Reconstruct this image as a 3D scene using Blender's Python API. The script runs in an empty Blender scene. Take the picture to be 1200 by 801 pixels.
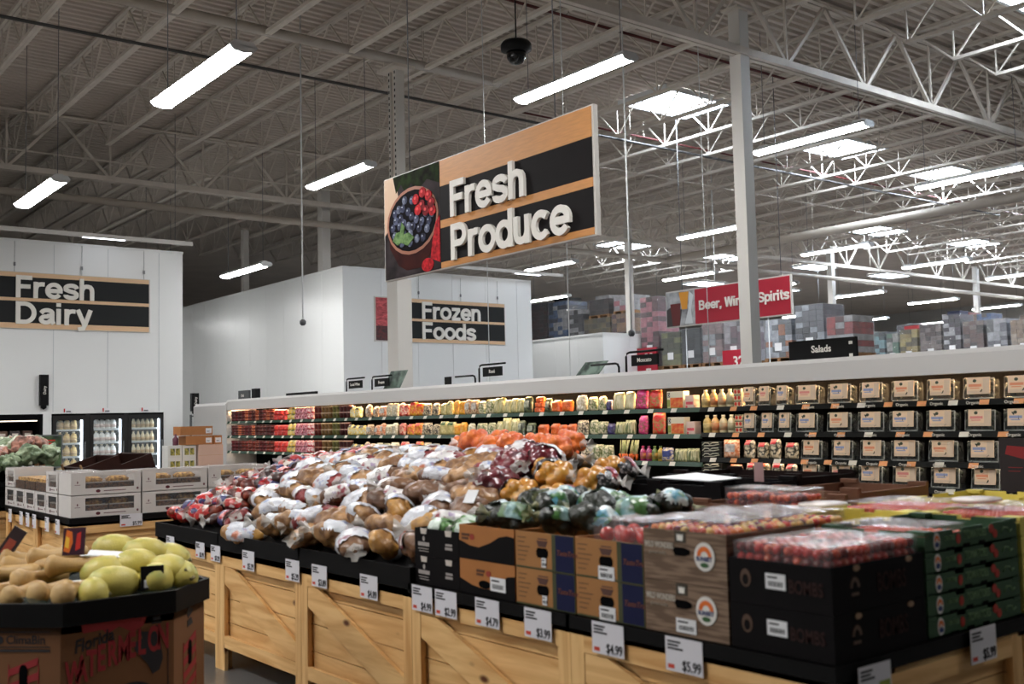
import bpy, bmesh, math, random
from mathutils import Vector, Matrix, noise as mnoise
from math import sin, cos, pi, radians, sqrt, atan2

C = bpy.context.scene.collection
SC = bpy.context.scene
RND = random.Random(7)

# ------------------------------------------------------------ camera, world, exposure
cam = bpy.data.cameras.new('camera'); camo = bpy.data.objects.new('camera', cam); C.objects.link(camo)
_R = (0.615937, 0.787445, -0.023488); _U = (0.071184, -0.025937, 0.997126); _B = (0.784573, -0.615839, -0.072029)
camo.matrix_world = Matrix(((_R[0], _U[0], _B[0], 0), (_R[1], _U[1], _B[1], 0), (_R[2], _U[2], _B[2], 1.6), (0, 0, 0, 1)))
cam.sensor_width = 36; cam.lens = 36 * 1231.97 / 1200; cam.clip_end = 300
cam.dof.use_dof = True; cam.dof.focus_distance = 13.0; cam.dof.aperture_fstop = 2.8
SC.camera = camo
w = bpy.data.worlds.new('world'); SC.world = w; w.use_nodes = True
w.node_tree.nodes['Background'].inputs[0].default_value = (0.5, 0.55, 0.6, 1); w.node_tree.nodes['Background'].inputs[1].default_value = 0.02
SC.view_settings.view_transform = 'Standard'; SC.view_settings.look = 'None'
SC.view_settings.exposure = 0.0; SC.view_settings.gamma = 1; SC.view_settings.use_curve_mapping = False
SC.cycles.use_denoising = True; SC.cycles.max_bounces = 6; SC.cycles.diffuse_bounces = 3; SC.cycles.glossy_bounces = 3
SC.cycles.transparent_max_bounces = 8; SC.cycles.transmission_bounces = 4; SC.cycles.sample_clamp_indirect = 4
SC.cycles.caustics_reflective = False; SC.cycles.caustics_refractive = False
LAMP_NEAR = 78.0; LAMP_FAR = 70.0; LAMP_BACK = 95.0; SKYLIGHT = 45.0; CASE_WARM = 105.0; CASE_SHELF = 10.0; DOOR_LED = 14.0

# ------------------------------------------------------------ helpers
def s2l(c):
    return tuple(((x/255)/12.92 if x/255 <= 0.04045 else ((x/255+0.055)/1.055)**2.4) for x in c)
_M = {}
def mat(name, rgb, rough=0.6, metal=0.0, var=0.0, vscale=8.0, rgb2=None, bump=0.0, bscale=30.0, coat=0.0, alpha=1.0, stretch=None, spec=0.5, trans=0.0, coord='Object', detail=3.0, lo=0.35, hi=0.65, distort=0.0):
    """procedural surface: sRGB colour, blended with a second colour by noise, optional bump"""
    if name in _M: return _M[name]
    m = bpy.data.materials.new(name); m.use_nodes = True; nt = m.node_tree; b = nt.nodes['Principled BSDF']
    c = s2l(rgb); b.inputs['Base Color'].default_value = (*c, 1); b.inputs['Roughness'].default_value = rough; b.inputs['Metallic'].default_value = metal
    b.inputs['Specular IOR Level'].default_value = spec; b.inputs['Coat Weight'].default_value = coat; b.inputs['Coat Roughness'].default_value = 0.15
    b.inputs['Alpha'].default_value = alpha; b.inputs['Transmission Weight'].default_value = trans
    if var or rgb2 or bump:
        tc = nt.nodes.new('ShaderNodeTexCoord'); mp = nt.nodes.new('ShaderNodeMapping'); nt.links.new(tc.outputs[coord], mp.inputs[0])
        if stretch: mp.inputs['Scale'].default_value = stretch
    if var or rgb2:
        n = nt.nodes.new('ShaderNodeTexNoise'); n.inputs['Scale'].default_value = vscale; n.inputs['Detail'].default_value = detail; n.inputs['Distortion'].default_value = distort; nt.links.new(mp.outputs[0], n.inputs[0])
        r = nt.nodes.new('ShaderNodeValToRGB'); nt.links.new(n.outputs[0], r.inputs[0])
        c2 = s2l(rgb2) if rgb2 else tuple(x*(1-var) for x in c)
        r.color_ramp.elements[0].position = lo; r.color_ramp.elements[1].position = hi
        r.color_ramp.elements[0].color = (*c2, 1); r.color_ramp.elements[1].color = (*c, 1)
        nt.links.new(r.outputs[0], b.inputs['Base Color'])
    if bump:
        n2 = nt.nodes.new('ShaderNodeTexNoise'); n2.inputs['Scale'].default_value = bscale; n2.inputs['Detail'].default_value = 2; nt.links.new(mp.outputs[0], n2.inputs[0])
        bp = nt.nodes.new('ShaderNodeBump'); bp.inputs['Strength'].default_value = bump; bp.inputs['Distance'].default_value = 0.02; nt.links.new(n2.outputs[0], bp.inputs['Height'])
        nt.links.new(bp.outputs[0], b.inputs['Normal'])
        if coat: nt.links.new(bp.outputs[0], b.inputs['Coat Normal'])
    _M[name] = m; return m
def emat(name, rgb, strength):
    if name in _M: return _M[name]
    m = bpy.data.materials.new(name); m.use_nodes = True; b = m.node_tree.nodes['Principled BSDF']
    b.inputs['Base Color'].default_value = (0.8, 0.8, 0.8, 1); b.inputs['Emission Color'].default_value = (*s2l(rgb), 1); b.inputs['Emission Strength'].default_value = strength
    _M[name] = m; return m
def wood(name, axis, light=(236, 192, 130), dark=(206, 152, 90)):
    """pale knotty pine, grain along one axis"""
    if name in _M: return _M[name]
    m = bpy.data.materials.new(name); m.use_nodes = True; nt = m.node_tree; b = nt.nodes['Principled BSDF']; N = nt.nodes.new; L = nt.links.new
    tc = N('ShaderNodeTexCoord'); mp = N('ShaderNodeMapping'); L(tc.outputs['Object'], mp.inputs[0])
    sc = [9, 9, 9]; sc['xyz'.index(axis)] = 0.8; mp.inputs['Scale'].default_value = sc
    oi = N('ShaderNodeObjectInfo'); cm = N('ShaderNodeVectorMath'); cm.operation = 'SCALE'; L(oi.outputs['Location'], cm.inputs[0]); cm.inputs['Scale'].default_value = 1.7; L(cm.outputs[0], mp.inputs['Location'])
    n = N('ShaderNodeTexNoise'); n.inputs['Scale'].default_value = 1.6; n.inputs['Detail'].default_value = 5; n.inputs['Distortion'].default_value = 1.2; L(mp.outputs[0], n.inputs[0])
    r = N('ShaderNodeValToRGB'); L(n.outputs[0], r.inputs[0]); r.color_ramp.elements[0].position = 0.3; r.color_ramp.elements[1].position = 0.62
    r.color_ramp.elements[0].color = (*s2l(dark), 1); r.color_ramp.elements[1].color = (*s2l(light), 1)
    mp2 = N('ShaderNodeMapping'); L(tc.outputs['Object'], mp2.inputs[0]); s2 = [5.5, 5.5, 5.5]; s2['xyz'.index(axis)] = 2.6; mp2.inputs['Scale'].default_value = s2; L(cm.outputs[0], mp2.inputs['Location'])
    v = N('ShaderNodeTexVoronoi'); v.inputs['Scale'].default_value = 1.0; L(mp2.outputs[0], v.inputs[0])
    k = N('ShaderNodeValToRGB'); L(v.outputs['Distance'], k.inputs[0]); k.color_ramp.elements[0].position = 0.05; k.color_ramp.elements[1].position = 0.12
    k.color_ramp.elements[0].color = (*s2l((104, 66, 36)), 1); k.color_ramp.elements[1].color = (1, 1, 1, 1)
    mx = N('ShaderNodeMixRGB'); mx.blend_type = 'MULTIPLY'; mx.inputs[0].default_value = 1; L(r.outputs[0], mx.inputs[1]); L(k.outputs[0], mx.inputs[2]); L(mx.outputs[0], b.inputs['Base Color'])
    b.inputs['Roughness'].default_value = 0.6; _M[name] = m; return m

class MB:
    """collects solids, then links them as one mesh object"""
    def __init__(s): s.v = []; s.f = []; s.m = []; s.sm = []
    def add(s, vs, fs, mi=0, smooth=False):
        o = len(s.v); s.v += [tuple(p) for p in vs]
        for f in fs: s.f.append(tuple(i+o for i in f)); s.m.append(mi); s.sm.append(smooth)
        return s
    def box(s, x0, x1, y0, y1, z0, z1, mi=0):
        vs = [(x, y, z) for z in (z0, z1) for y in (y0, y1) for x in (x0, x1)]
        return s.add(vs, [(0, 2, 3, 1), (4, 5, 7, 6), (0, 1, 5, 4), (2, 6, 7, 3), (0, 4, 6, 2), (1, 3, 7, 5)], mi)
    def bar(s, p, q, w, h, mi=0, up=(0, 0, 1)):
        p = Vector(p); q = Vector(q); d = (q-p).normalized(); u = Vector(up)
        if abs(d.dot(u)) > 0.98: u = Vector((1, 0, 0))
        a = d.cross(u).normalized()*w/2; b = a.cross(d).normalized()*h/2
        vs = [p-a-b, p+a-b, p+a+b, p-a+b, q-a-b, q+a-b, q+a+b, q-a+b]
        return s.add(vs, [(3, 2, 1, 0), (4, 5, 6, 7), (0, 1, 5, 4), (1, 2, 6, 5), (2, 3, 7, 6), (3, 0, 4, 7)], mi)
    def tube(s, pts, r, n=8, mi=0, caps=True):
        pts = [Vector(p) for p in pts]; rings = []
        for i, p in enumerate(pts):
            d = (pts[min(i+1, len(pts)-1)]-pts[max(i-1, 0)]).normalized(); u = Vector((0, 0, 1)) if abs(d.z) < 0.9 else Vector((1, 0, 0))
            a = d.cross(u).normalized(); b = a.cross(d).normalized(); rr = r[i] if isinstance(r, (list, tuple)) else r
            rings.append([p+a*cos(2*pi*k/n)*rr+b*sin(2*pi*k/n)*rr for k in range(n)])
        vs = [v for ring in rings for v in ring]; fs = []
        for i in range(len(pts)-1):
            for k in range(n): fs.append((i*n+k, (i)*n+(k+1) % n, (i+1)*n+(k+1) % n, (i+1)*n+k))
        s.add(vs, fs, mi, True)
        if caps: o = len(s.v)-len(vs); s.f += [tuple(o+k for k in reversed(range(n))), tuple(o+(len(pts)-1)*n+k for k in range(n))]; s.m += [mi, mi]; s.sm += [False, False]
        return s
    def lathe(s, prof, n=16, c=(0, 0, 0), mi=0, sx=1, sy=1):
        vs = [(c[0]+r*cos(2*pi*k/n)*sx, c[1]+r*sin(2*pi*k/n)*sy, c[2]+z) for r, z in prof for k in range(n)]; fs = []
        for i in range(len(prof)-1):
            for k in range(n): fs.append((i*n+k, i*n+(k+1) % n, (i+1)*n+(k+1) % n, (i+1)*n+k))
        s.add(vs, fs, mi, True); o = len(s.v)-len(vs)
        s.f += [tuple(o+k for k in reversed(range(n))), tuple(o+(len(prof)-1)*n+k for k in range(n))]; s.m += [mi, mi]; s.sm += [False, False]
        return s
    def prism(s, poly, y0, y1, mi=0, plane='xz'):
        """extrude a polygon given in a plane along the third axis"""
        n = len(poly); P = {'xz': lambda a, b, t: (a, t, b), 'xy': lambda a, b, t: (a, b, t), 'yz': lambda a, b, t: (t, a, b)}[plane]
        vs = [P(a, b, y0) for a, b in poly]+[P(a, b, y1) for a, b in poly]
        return s.add(vs, [tuple(range(n)), tuple(range(2*n-1, n-1, -1))]+[(i, i+n, (i+1) % n+n, (i+1) % n) for i in range(n)], mi)
    def ell(s, c, r, nu=10, nv=7, mi=0, rot=None):
        vs = [Vector((0, 0, r[2]))]; fs = []
        for j in range(1, nv):
            t = pi*j/nv
            for k in range(nu): vs.append(Vector((r[0]*sin(t)*cos(2*pi*k/nu), r[1]*sin(t)*sin(2*pi*k/nu), r[2]*cos(t))))
        vs.append(Vector((0, 0, -r[2])))
        for k in range(nu): fs.append((0, 1+k, 1+(k+1) % nu))
        for j in range(nv-2):
            for k in range(nu): a = 1+j*nu+k; b = 1+j*nu+(k+1) % nu; fs.append((a, a+nu, b+nu, b))
        L = len(vs)-1; o = 1+(nv-2)*nu
        for k in range(nu): fs.append((o+k, L, o+(k+1) % nu))
        if rot is not None: vs = [rot @ v for v in vs]
        cc = Vector(c); return s.add([v+cc for v in vs], fs, mi, True)
    def xform(s, M, start=0):
        s.v[start:] = [tuple(M @ Vector(p)) for p in s.v[start:]]; return s
    def mesh(s, name, mats):
        me = bpy.data.meshes.new(name); me.from_pydata(s.v, [], s.f)
        for m in (mats if isinstance(mats, (list, tuple)) else [mats]): me.materials.append(m)
        me.polygons.foreach_set('material_index', s.m); me.polygons.foreach_set('use_smooth', s.sm); me.update()
        return me
    def build(s, name, mats, parent=None, loc=None, rot=None, fix=True):
        me = s.mesh(name, mats)
        if fix:
            bm = bmesh.new(); bm.from_mesh(me); bmesh.ops.recalc_face_normals(bm, faces=bm.faces); bm.to_mesh(me); bm.free()
        return link(name, me, parent, loc, rot)
def link(name, me, parent=None, loc=None, rot=None):
    o = bpy.data.objects.new(name, me); C.objects.link(o)
    if parent: o.parent = parent
    if loc is not None: o.location = loc
    if rot is not None: o.rotation_euler = rot
    return o
def tag(o, label=None, cat=None, group=None, kind=None):
    if label: o['label'] = label
    if cat: o['category'] = cat
    if group: o['group'] = group
    if kind: o['kind'] = kind
    return o
def thing(name, label, cat, loc=(0, 0, 0), rot=(0, 0, 0), group=None):
    o = bpy.data.objects.new(name, None); C.objects.link(o); o.empty_display_size = 0.1
    o.location = loc; o.rotation_euler = rot; return tag(o, label, cat, group)
KIDS = {}
def dup(root, label, loc, rot=None, group=None):
    """copy of a thing with its parts and sub-parts"""
    def rec(o, p):
        c = o.copy(); C.objects.link(c)
        if p: c.parent = p
        for k in o.children: rec(k, c)
        return c
    r = rec(root, None); r.location = loc; r['label'] = label
    if rot is not None: r.rotation_euler = rot
    if group: r['group'] = group
    return r
def nth(i):
    W = ['first', 'second', 'third', 'fourth', 'fifth', 'sixth', 'seventh', 'eighth', 'ninth', 'tenth', 'eleventh', 'twelfth', 'thirteenth', 'fourteenth', 'fifteenth', 'sixteenth', 'seventeenth', 'eighteenth', 'nineteenth', 'twentieth']
    if i < 20: return W[i]
    n = i+1; return '%d%s' % (n, 'th' if 10 < n % 100 < 14 else {1: 'st', 2: 'nd', 3: 'rd'}.get(n % 10, 'th'))
def text_mesh(body, size, depth=0.002, offset=0.0, spacing=1.0, align='LEFT', shear=0.0):
    cu = bpy.data.curves.new('lettering', 'FONT'); cu.body = body; cu.size = size; cu.extrude = depth/2; cu.offset = offset*size; cu.space_character = spacing; cu.align_x = align; cu.shear = shear; cu.resolution_u = 3
    o = bpy.data.objects.new('lettering', cu); C.objects.link(o)
    me = bpy.data.meshes.new_from_object(o.evaluated_get(bpy.context.evaluated_depsgraph_get()))
    bpy.data.objects.remove(o); bpy.data.curves.remove(cu); return me
RX = {'-y': (pi/2, 0, 0), '+x': (pi/2, 0, pi/2), 'z': (0, 0, 0)}   # lettering facing the front, the +x side, or up
def text(body, size, m, parent, loc, face='-y', depth=0.002, offset=0.012, spacing=1.0, align='LEFT', shear=0.0, name='lettering', rot=None, sx=1.0):
    me = text_mesh(body, size, depth, offset, spacing, align, shear); me.materials.clear(); me.materials.append(m)
    o = link(name, me, parent, loc, rot or RX[face]); o.scale = (sx, 1, 1); return o

# bold grotesque capitals and lower case, drawn as stroke centre lines (x-height .53, cap height .72)
def _arc(cx, cy, rx, ry, a0, a1, n=20): return [(cx+rx*cos(radians(a0+(a1-a0)*i/n)), cy+ry*sin(radians(a0+(a1-a0)*i/n))) for i in range(n+1)]
_ARCH = [(.07, .24), (.085, .35), (.13, .43), (.2, .463), (.27, .468), (.345, .445), (.39, .39), (.405, .31), (.405, 0)]
_DOT = [(.075, .6), (.075, .72)]
GL = {
 'F': ([[(.08, 0), (.08, .72)], [(.015, .655), (.5, .655)], [(.08, .365), (.45, .365)]], .54),
 'P': ([[(.08, 0), (.08, .72)], [(.015, .655), (.32, .655)]+_arc(.32, .49, .165, .165, 90, -90)+[(.08, .325)]], .6),
 'D': ([[(.08, 0), (.08, .72)], [(.015, .655), (.27, .655)]+_arc(.27, .36, .28, .295, 90, -90)+[(.015, .065)]], .68),
 'B': ([[(.08, 0), (.08, .72)], [(.015, .655), (.32, .655)]+_arc(.32, .52, .14, .135, 90, -90)+[(.08, .385)], [(.08, .385), (.34, .385)]+_arc(.34, .225, .17, .16, 90, -90)+[(.015, .065)]], .63),
 'W': ([[(.07, .72), (.22, .0)], [(.22, .0), (.41, .72)], [(.41, .72), (.6, .0)], [(.6, .0), (.76, .72)]], .84),
 'S': ([[(.53, .5)]+_arc(.3, .51, .225, .155, 0, 170)+[(.1, .44), (.2, .385), (.42, .33), (.525, .24)]+_arc(.3, .21, .23, .155, 10, -180)], .62),
 'r': ([[(.07, 0), (.07, .53)], [(.07, .24), (.09, .37), (.15, .445), (.25, .465), (.34, .46)]], .36),
 'e': ([_arc(.275, .265, .205, .205, 2, 325), [(.09, .262), (.54, .262)]], .55),
 's': ([[(.45, .37)]+_arc(.265, .38, .175, .09, 10, 175)+[(.1, .33), (.2, .285), (.36, .25), (.435, .19)]+_arc(.265, .15, .175, .09, 10, -185)], .53),
 'h': ([[(.07, 0), (.07, .72)], _ARCH], .53), 'n': ([[(.07, 0), (.07, .53)], _ARCH], .53),
 'o': ([_arc(.275, .265, .21, .205, 0, 360, 28)], .55), 'c': ([_arc(.275, .265, .205, .205, 42, 318)], .53),
 'd': ([_arc(.26, .265, .2, .205, 0, 360, 28), [(.46, 0), (.46, .72)]], .55), 'p': ([_arc(.275, .265, .2, .205, 0, 360, 28), [(.075, -.19), (.075, .53)]], .55),
 'u': ([[(.405, 0), (.405, .53)], [(.48-x, .53-y) for x, y in _ARCH]], .53),
 'a': ([[(.08, .37)]+_arc(.255, .37, .16, .1, 170, 20)+[(.41, .33), (.41, .1), (.46, .02)], [(.41, .3), (.3, .29)]+_arc(.22, .165, .14, .1, 75, 330)+[(.4, .19)]], .53),
 'i': ([[(.075, 0), (.075, .53)], _DOT], .25), 'l': ([[(.075, 0), (.075, .72)]], .25), ',': ([[(.08, .12), (.08, 0), (.04, -.1)]], .25),
 'y': ([[(.05, .53), (.26, .03)], [(.45, .53), (.29, .06), (.22, -.09), (.06, -.13)]], .49), 'z': ([[(.04, .47), (.44, .47)], [(.4, .45), (.09, .08)], [(.03, .06), (.45, .06)]], .48),
 't': ([[(.14, .68), (.14, .14), (.19, .075), (.3, .06)], [(.01, .47), (.29, .47)]], .32), ' ': ([], .25)}
def bold(word, h, depth, m, parent, loc, face='-y', wgt=.135, track=0.0, name='lettering', squeeze=1.0):
    b = MB(); x = 0; ns = 0
    for ch in word:
        st, adv = GL[ch]
        for ln in st:
            closed = len(ln) > 8 and (Vector(ln[0])-Vector(ln[-1])).length < 1e-4
            P = [Vector(p) for p in ln]; n = len(P); L = []; R_ = []
            for i in range(n):
                a = P[i-1] if i else (P[-2] if closed else P[0]); c = P[i+1] if i < n-1 else (P[1] if closed else P[-1])
                d1 = (P[i]-a); d2 = (c-P[i]); d1 = d1.normalized() if d1.length > 1e-6 else d2.normalized(); d2 = d2.normalized() if d2.length > 1e-6 else d1
                t = (d1+d2).normalized(); nr = Vector((-t.y, t.x)); k = min(1/max(nr.dot(Vector((-d1.y, d1.x))), .35), 1.5)*wgt/2
                L.append(P[i]+nr*k); R_.append(P[i]-nr*k)
            o = []
            ns += 1
            for q in (0, depth+.0004*ns):
                for p in L: o.append(((p.x+x)*h*squeeze, -q, p.y*h))
                for p in R_: o.append(((p.x+x)*h*squeeze, -q, p.y*h))
            fs = []
            for i in range(n-1): fs += [(i, i+1, n+i+1, n+i), (2*n+i, 3*n+i, 3*n+i+1, 2*n+i+1), (i, 2*n+i, 2*n+i+1, i+1), (n+i, n+i+1, 3*n+i+1, 3*n+i)]
            fs += [(0, n, 3*n, 2*n), (n-1, 3*n-1, 4*n-1, 2*n-1)]
            b.add(o, fs)
        x += adv+track
    return b.build(name, m, parent, loc, {'-y': (0, 0, 0), '+x': (0, 0, pi/2)}[face])

# shared materials
WHITE = mat('white_paint', (226, 228, 228), 0.5); STEEL = mat('roof_steel_paint', (222, 212, 200), 0.55, var=.12, vscale=3)
BLACK = mat('black_plastic', (10, 9, 10), 0.5, spec=.2); DARK = mat('dark_void', (6, 6, 7), 0.8, spec=.05); WTEXT = mat('white_lettering', (236, 232, 224), 0.5)
WX, WY, WZ = wood('pine_x', 'x'), wood('pine_y', 'y'), wood('pine_z', 'z')
KRAFT = mat('kraft_card', (168, 116, 64), 0.75, var=.12, vscale=5); GREY = mat('grey_metal', (120, 122, 124), 0.4, .6)
CLEAR = mat('clear_plastic', (235, 238, 240), 0.08, alpha=0.28, spec=.8, bump=.3, bscale=25); PAPER = mat('white_paper', (232, 232, 234), 0.6); INK = mat('black_ink', (22, 20, 24), 0.7)
RED = mat('red_print', (190, 40, 32), 0.5); ORANGE = mat('orange_print', (222, 110, 36), 0.5)
# ------------------------------------------------------------ the setting
FLOOR = mat('polished_concrete', (112, 110, 108), 0.28, var=.3, vscale=1.2, bump=.05, bscale=40)
DECKM = mat('corrugated_deck_paint', (208, 196, 184), 0.6, var=.1, vscale=.8)
tag(MB().box(-62, 9, -9, 72, -.2, 0).build('floor', FLOOR), kind='structure')
b = MB(); p = .2; x = -62.0; vs = []
while x < 9:
    for dx, z in ((0, 8.86), (.06, 8.86), (.085, 8.80), (.165, 8.80), (.19, 8.86)): vs.append((x+dx, z))
    x += p
n = len(vs); b.add([(x, y, z) for y in (-9, 72) for x, z in vs]+[(x, y, 9.0) for y in (-9, 72) for x in (-62, 9.2)], [(i, i+1, n+i+1, n+i) for i in range(n-1)]+[(2*n, 2*n+1, 2*n+3, 2*n+2)])
tag(b.build('ceiling', DECKM, fix=False), kind='structure')
SHELL = mat('warehouse_wall', (190, 188, 184), 0.7)
for nm, a in (('wall_left', (-62.2, -62, -9, 72)), ('wall_right', (9, 9.2, -9, 72)), ('wall_back', (-62, 9, 72, 72.2)), ('wall_front', (-62, 9, -9.2, -9))):
    tag(MB().box(*a, 0, 9.1).build(nm, SHELL), kind='structure')
# white insulated-panel walls: joints every 1.15 m
PANEL = mat('white_insulated_panel', (232, 233, 232), 0.3, bump=.04, bscale=1.2, spec=.5)
def panel_block(name, x0, x1, y0, y1, h, pitch=1.15):
    b = MB(); y = y0
    b.box(x0, x1-.02, y0+.02, y1, 0, h-.0); 
    while y < y1-.01: b.box(x1-.02, x1, y+.004, min(y+pitch, y1)-.004, 0, h); y += pitch
    x = x1
    while x > x0+.01: b.box(max(x-pitch, x0)+.004, x-.004, y0, y0+.02, 0, h); x -= pitch
    b.box(x0, x1+.015, y0-.015, y1, h, h+.05)
    return tag(b.build(name, PANEL), kind='structure')
# dairy block: door wall at x = -24 with openings for the door cases
b = MB(); ops = [(4.0, 6.0), (6.18, 8.62)]; ys = 0.0
for y0, y1 in ops: b.box(-24.2, -24, ys, y0, 0, 5.62); b.box(-24.2, -24, y0, y1, 1.92, 5.62); ys = y1
b.box(-24.2, -24, ys, 9.06, 0, 5.62); b.box(-40, -24.2, 9.0, 9.06, 0, 5.62); b.box(-40, -24.2, 0, 9.0, 5.5, 5.62); b.box(-24.2, -23.985, -.01, 9.075, 5.62, 5.67)
y = .4
tag(b.build('wall_dairy', PANEL), kind='structure')
g = MB(); y = .45
JOINT = mat('panel_joint', (196, 200, 202), 0.5)
while y < 9: g.box(-24.0, -23.996, y, y+.012, 1.95 if any(a-.05 < y < c+.05 for a, c in ops) else 0, 5.6); y += 1.15
tag(g.build('trim_1', JOINT), kind='structure')
panel_block('wall_frozen', -46, -24, 13.3, 19.6, 5.6)
panel_block('wall_annex', -44, -24, 22.45, 27.5, 4.15)
COLM = mat('column_paint', (214, 210, 204), 0.5)
def column(x, y, w, top, label, rack=False):
    t = thing('column', label, 'column', (x, y, 0), group='steel roof columns'); t['kind'] = 'structure'
    h = w/2
    MB().box(-h-.12, h+.12, -h-.12, h+.12, 0, .03).build('base_plate', GREY, t)
    MB().box(-h, h, -h, h, .03, top).build('shaft', COLM, t)
    MB().box(-h-.06, h+.06, -h-.1, h+.1, top, top+.04).build('cap_plate', STEEL, t)
    return t
column(-10.8, 13.31, .225, 8.1, 'pale steel column standing in front of the red beer and wine sign')
column(-25, 24.66, .2, 8.1, 'thin pale column just past the low white annex')
column(-25, 35.96, .22, 8.1, 'pale column behind the black salads sign')
column(-25, 47.26, .22, 8.1, 'far pale column among wrapped pallets beyond the cooler')
column(-26, 13.84, .26, 8.1, 'grey column rising above the frozen foods wall corner')
column(-33.0, 14.6, .2, 8.1, 'thin grey column in the shadow behind the frozen foods block')
column(-40.5, 13.0, .2, 8.1, 'thin dark post far behind the gap between the white blocks')
# riser chase beside the fresh produce sign
t = thing('riser_column', 'pale riser column with perforated channels, boxed wider below, behind fresh produce sign', 'column', (-15.9, 9.95, 0)); t['kind'] = 'structure'
MB().box(-.17, .17, -.15, .15, 0, 4.1).build('lower_box', COLM, t)
b = MB().box(-.05, .05, -.05, .05, 4.1, 7.9); b.build('core', STEEL, t)
for sx in (-1, 1):
    b = MB().box(sx*.095-.035, sx*.095+.035, -.09, .09, 4.1, 7.9)
    b.build('channel', COLM, t)
    b = MB(); z = 4.2
    while z < 7.85: b.box(sx*.095-.015, sx*.095+.015, -.093, -.09, z, z+.05); z += .11
    b.build('slot', DARK, t)
MB().box(-.3, .3, -.22, .22, 7.9, 7.96).build('head_plate', STEEL, t)
# ------------------------------------------------------------ roof structure
def joist_proto(L):
    t = thing('roof_joist', '', 'joist', group='open web roof joists')
    b = MB()
    for sy in (-.035, .035): b.box(0, L, sy-.028, sy+.028, -.06, 0)
    b.build('top_chord', STEEL, t)
    b = MB(); z = -.78
    for sy in (-.03, .03): b.box(.9, L-.9, sy-.027, sy+.027, z-.03, z+.03)
    b.build('bottom_chord', STEEL, t)
    b = MB(); n = int((L-1.8)/1.3); dx = (L-1.8)/n
    for i in range(n):
        a = .9+i*dx
        b.bar((a, 0, z), (a+dx/2, 0, -.04), .028, .028); b.bar((a+dx/2, 0, -.04), (a+dx, 0, z), .028, .028)
        b.bar((a+dx, 0, z), (a+dx, 0, -.04), .022, .022)
    b.bar((.1, 0, -.05), (.9, 0, z), .03, .03); b.bar((L-.1, 0, -.05), (L-.9, 0, z), .03, .03); b.bar((.9, 0, z), (.9, 0, -.05), .025, .025)
    b.build('web_lattice', STEEL, t); return t
J = joist_proto(14.25); first = True
for bay, x0, ys, where in (('A', -25, range(0, 34), 'the bay beyond the near column'), ('B', -10.75, range(2, 34), 'the nearest bay'), ('C', -39.25, range(0, 22), 'the dark bay behind the dairy')):
    for q, k in enumerate(ys):
        lab = 'open web roof joist, %s from the front in %s' % (nth(q), where); loc = (x0, 4.25+1.56*k, 8.8)
        if first: J.location = loc; J['label'] = lab; first = False
        else: dup(J, lab, loc)
def girder(x, y0, y1, label, zb=7.42, zt=8.74):
    t = thing('roof_girder', label, 'girder', (x, y0, 0), group='roof girders'); L = y1-y0
    b = MB(); b.box(-.1, -.015, .0, L, zb-.06, zb+.06).box(.015, .1, 0, L, zb-.06, zb+.06); b.build('bottom_chord', STEEL, t)
    b = MB(); b.box(-.1, -.015, 0, L, zt-.06, zt).box(.015, .1, 0, L, zt-.06, zt); b.build('top_chord', STEEL, t)
    b = MB(); n = 5; d = L/n
    for i in range(n):
        b.bar((0, i*d, zt-.05), (0, i*d+d/2, zb), .06, .06); b.bar((0, i*d+d/2, zb), (0, (i+1)*d, zt-.05), .06, .06)
        b.bar((0, i*d+d/2, zt-.05), (0, i*d+d/2, zb), .04, .04)
    b.build('web_lattice', STEEL, t); return t
for x, nm in ((-10.75, 'over the near column'), (-25, 'over the far columns')):
    for i in range(5):
        girder(x, 2.05+11.3*i, 2.05+11.3*(i+1), 'deep painted truss girder %s, %s span from the front' % (nm, nth(i)))
PIPEM = mat('painted_pipe', (178, 168, 156), 0.5)
def run(name, label, cat, pts, r, m, n=10, hang=None, hr=.006):
    t = thing(name, label, cat, pts[0]); o = Vector(pts[0])
    MB().tube([Vector(p)-o for p in pts], r, n).build('pipe_run', m, t)
    if hang:
        a, c = Vector(pts[0]), Vector(pts[-1]); k = int((c-a).length/hang)
        for i in range(k+1):
            q = a.lerp(c, (i+.5)/(k+1))-o
            bb = MB().tube([q, q+Vector((0, 0, 8.78-(q+o).z))], hr, 5); bb.tube([q-Vector((0, 0, 0))+Vector((0, 0, r*.9)), q+Vector((0, 0, r+.06))], hr*3, 6); bb.build('hanger', STEEL, t)
    return t
run('sprinkler_main', 'thick beige main pipe crossing below the joists above the dairy wall', 'pipe', [(-24.6, 2, 6.8), (-24.6, 52, 6.8)], .085, PIPEM, 14, 6)
run('roof_beam_pipe', 'thick beige pipe running across the roof over the riser column', 'pipe', [(-15.75, -2, 8.06), (-15.75, 12.2, 8.06)], .085, PIPEM, 14, 4.2)
run('branch_duct', 'pale duct branching off the main pipe toward the far skylights', 'duct', [(-24.4, 26.0, 6.8), (-9, 26.0, 6.8)], .13, PIPEM, 12, 4)
REDP = mat('red_sprinkler_paint', (84, 26, 25), 0.5); CONDUIT = mat('dark_conduit', (66, 64, 63), 0.5)
run('sprinkler_line', 'thin red sprinkler pipe passing behind the dark dome camera', 'pipe', [(-12.9, 2, 8.3), (-12.9, 40, 8.3)], .026, REDP, 7, 7)
run('sprinkler_line', 'thin red sprinkler pipe under the farther row of skylights', 'pipe', [(-17.4, 14, 8.2), (-17.4, 52, 8.2)], .022, REDP, 7, 8)
run('conduit', 'dark conduit crossing behind the perforated riser column', 'pipe', [(-17.05, 0, 7.9), (-17.05, 34, 7.9)], .028, CONDUIT, 7, 7)
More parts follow.
